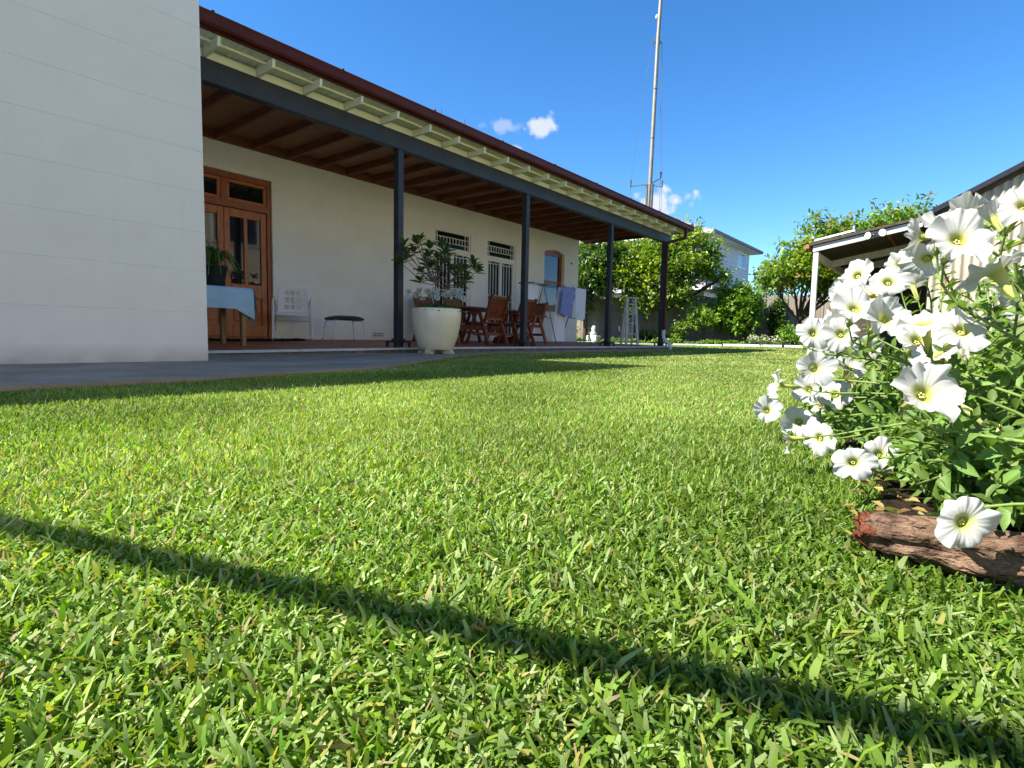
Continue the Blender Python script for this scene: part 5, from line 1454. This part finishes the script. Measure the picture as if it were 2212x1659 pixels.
# lower storey and its tiled roof
MB().box(-24, -9.9, 32.4, 43.5, 0, 2.62).build('lower_wall', M_white, nh)
lr = MB(); lr.add([(-24.6, 31.8, 2.62), (-9.3, 31.8, 2.62), (-9.3, 44.1, 2.62), (-24.6, 44.1, 2.62), (-19, 33.6, 3.35), (-10.40, 33.6, 3.0), (-10.40, 41.7, 3.0), (-19, 41.7, 3.35)],
                  [(0, 1, 5, 4), (1, 2, 6, 5), (2, 3, 7, 6), (3, 0, 4, 7)])
lro = lr.build('lower_roof', M_rooft, nh)
MB().bbox(-24.6, -9.3, 31.72, 31.82, 2.50, 2.64, .01).build('gutter', M_white, lro)
MB().bbox(-9.32, -9.22, 31.8, 44.1, 2.50, 2.64, .01).build('gutter', M_sheddk, lro)
for k in range(6):
    for j in range(26):
        a0 = (k) / 6.0; yb, zb_ = 31.8 + 1.8 * a0, 2.64 + .62 * a0
        x_ = -17.0 + j * .25 + (k % 2) * .12
        MB().add([(x_, yb, zb_ + .03), (x_ + .24, yb, zb_ + .03), (x_ + .24, yb + .32, zb_ + .115), (x_, yb + .32, zb_ + .115), (x_ + .12, yb, zb_ + .055), (x_ + .12, yb + .32, zb_ + .14)],
                 [(0, 4, 5, 3), (4, 1, 2, 5)]).build('roof_tile', M_rooft, lro)
# black roof on posts before the neighbour's house, stands in for eave shade
mode('x', -15.0)
cp = thing('eave_shade_roof', 'dark flat roof standing in for eave shade beyond the fence left of the lemon tree', 'eave shade', (-15, 31, .2))
MB().bbox(-19.5, -11.6, 30.2, 31.4, 2.95, 3.35, .02).build('roof_edge', M_shedbk, cp)
for x in (-18.5, -14.0, -11.75): MB().bbox(x - .06, x + .06, 30.4, 30.52, .1, 2.95, .01).build('post', M_shedbk, cp)

# ------------------------------------------------------------------ shed with lean-to at the right
mode('shed')
SO = (-1.0, 16.4, .02)
sh_ = thing('garden_shed', 'old fibro shed with corrugated gable wall and open lean-to at right', 'shed', SO)
YS = 16.4
MB().bbox(-2.79, -2.685, YS, YS + .10, .0, 2.13, .006).build('lean_to_post', M_shedt, sh_)
def rake(x0, z0, x1, z1, d, y0, y1, nm, m, par=sh_):
    return MB().prism([(x0, z0), (x1, z1), (x1, z1 - d), (x0, z0 - d)], 'y', y0, y1).build(nm, m, par)
rake(-2.80, 2.265, -.85, 2.665, .125, YS - .012, YS + .03, 'lean_to_fascia', M_shedt)
lr_ = rake(-2.86, 2.315, -.55, 2.795, .05, YS - .07, YS + 5.6, 'lean_to_roof', M_sheddk)
MB().bar((-2.735, YS + .1, 2.065), (-2.735, YS + 5.5, 2.065), .07, .14).build('side_beam', M_oldwood, sh_)
for y in (YS + 2.0, YS + 3.9): rake(-2.70, 2.16, -.75, 2.56, .15, y, y + .06, 'cross_beam', M_oldwood)
for x in (-2.1, -1.5, -1.05):
    MB().bar((x, YS + .03, 2.30 + (x + 2.7) * .205 - .01), (x, YS + 5.4, 2.30 + (x + 2.7) * .205 - .01), .05, .07).build('lean_to_rafter', M_sheddk if x != -1.5 else M_orange, sh_)
MB().bbox(-2.80, -.75, YS + 5.4, YS + 5.46, 0, 2.3, .005).build('rear_wall', M_sheddk, sh_)
MB().bbox(-2.93, -2.86, YS - .10, YS + 5.6, 2.20, 2.29, .01).build('eave_gutter', M_brick, sh_)
# corrugated gable wall
P = []
cw = 0.146; nx = int(5.2 / (cw / 8))
xs_ = [-.69 + i * cw / 8 for i in range(nx)]
top = lambda x: 2.70 + (x + .67) * .535 if x < 2.2 else 2.70 + (2.2 + .67) * .535 - (x - 2.2) * .535
yc = lambda x: YS + .02 + .026 * math.cos(2 * math.pi * (x + .69) / cw)
MB().grid([[(x, yc(x), 0) for x in xs_], [(x, yc(x), (top(x) - .02) * .5) for x in xs_], [(x, yc(x), top(x) - .02 + .012 * math.cos(2 * math.pi * (x + .69) / cw)) for x in xs_]]).build('gable_wall', M_shedw, sh_)
MB().grid([[(-.69, YS + .02 + .73 * i, z) for i in range(8)] for z in (0, 2.6)]).build('side_wall', M_shedw, sh_)
rake(-.80, 2.79, 2.2, 4.395, .10, YS - .16, YS + 6.0, 'main_roof', M_shedbk)
rake(2.2, 4.395, 5.2, 2.79, .10, YS - .16, YS + 6.0, 'main_roof', M_shedbk)
rake(-.70, 2.735, 2.15, 4.26, .07, YS - .05, YS + .005, 'gable_batten', M_sheddk)
# broken battens where the two roofs meet, rails on the lean-to roof
for (x, z, dx, dz) in ((-.62, 2.70, .30, .10), (-.42, 2.79, .22, .12), (-.75, 2.63, .32, .09)):
    MB().bar((x, YS - .09, z), (x + dx, YS - .09, z + dz), .03, .03).build('loose_batten', M_oldwood, sh_)
for dy in (.2, .75):
    MB().bar((-2.82, YS + dy, 2.40), (-2.05, YS + dy - .05, 2.56), .04, .035).build('roof_rail', M_white, sh_)
for x, z in ((-2.78, 2.36), (-2.02, 2.52)): MB().bar((x, YS + .75, z + .02), (x - .06, YS + .15, z + .10), .03, .05).build('rail_bracket', M_shedt, sh_)
# twin floodlights
t = thing('twin_floodlight', 'pair of round white floodlights fixed to the lean-to fascia', 'floodlight', (-1.63, YS - .02, 2.40))
MB().bbox(-1.68, -1.58, YS - .05, YS - .013, 2.37, 2.46, .006).build('mount', M_black, t)
for x, z, dx in ((-1.77, 2.40, -.45), (-1.52, 2.445, .12)):
    d = Vector((dx, -.88, -.05)).normalized(); c_ = Vector((x, YS - .13, z))
    hd = MB().tube([c_ - d * .11, c_ - d * .06, c_, c_ + d * .015], [.03, .05, .078, .08], 18).build('lamp_housing', M_black, t)
    MB().tube([c_ + d * .012, c_ + d * .022], [.072, .066], 18).build('lens', M_flood, hd)
    MB().tube([Vector((-1.63, YS - .04, 2.42)), c_ - d * .09], .014, 8).build('arm', M_black, t)

# ------------------------------------------------------------------ sunlit brick building along the right side (mirrored in the door glass)
mode('new')
BB = (4.6, 4.0, 0)
bb = thing('brick_building', 'cream brick building along the right side, mirrored in the wooden door glass', 'building', BB)
M_cb = mat('cream_brick', (.60, .50, .36), (.74, .63, .47), 10, .9, .3, 40, objrand=.05)
for k in range(20):
    z = k * .29
    MB().bbox(4.6, 4.85, -9, 12.0, z, z + .282, .006).build('brick_course', M_cb, bb)
MB().box(4.62, 4.84, -8.9, 11.9, 0, 5.75).build('core_wall', M_cb, bb)
for y, zz in ((0.5, 0), (5.0, 0), (9.0, 0), (0.5, 2.7), (5.0, 2.7), (9.0, 2.7)):
    w_ = MB().bbox(4.56, 4.61, y, y + 1.8, 1.0 + zz, 2.3 + zz, .01).build('window', M_white, bb)
    for q in (0, 1): MB().box(4.55, 4.562, y + .08 + q * .86, y + .86 + q * .86, 1.08 + zz, 2.22 + zz).build('pane', M_glass, w_)
MB().prism([(4.1, 5.8), (4.9, 5.8), (9, 7.4), (9, 7.55), (4.1, 5.92)], 'y', -9.5, 12.5).build('roof', M_rooft, bb)
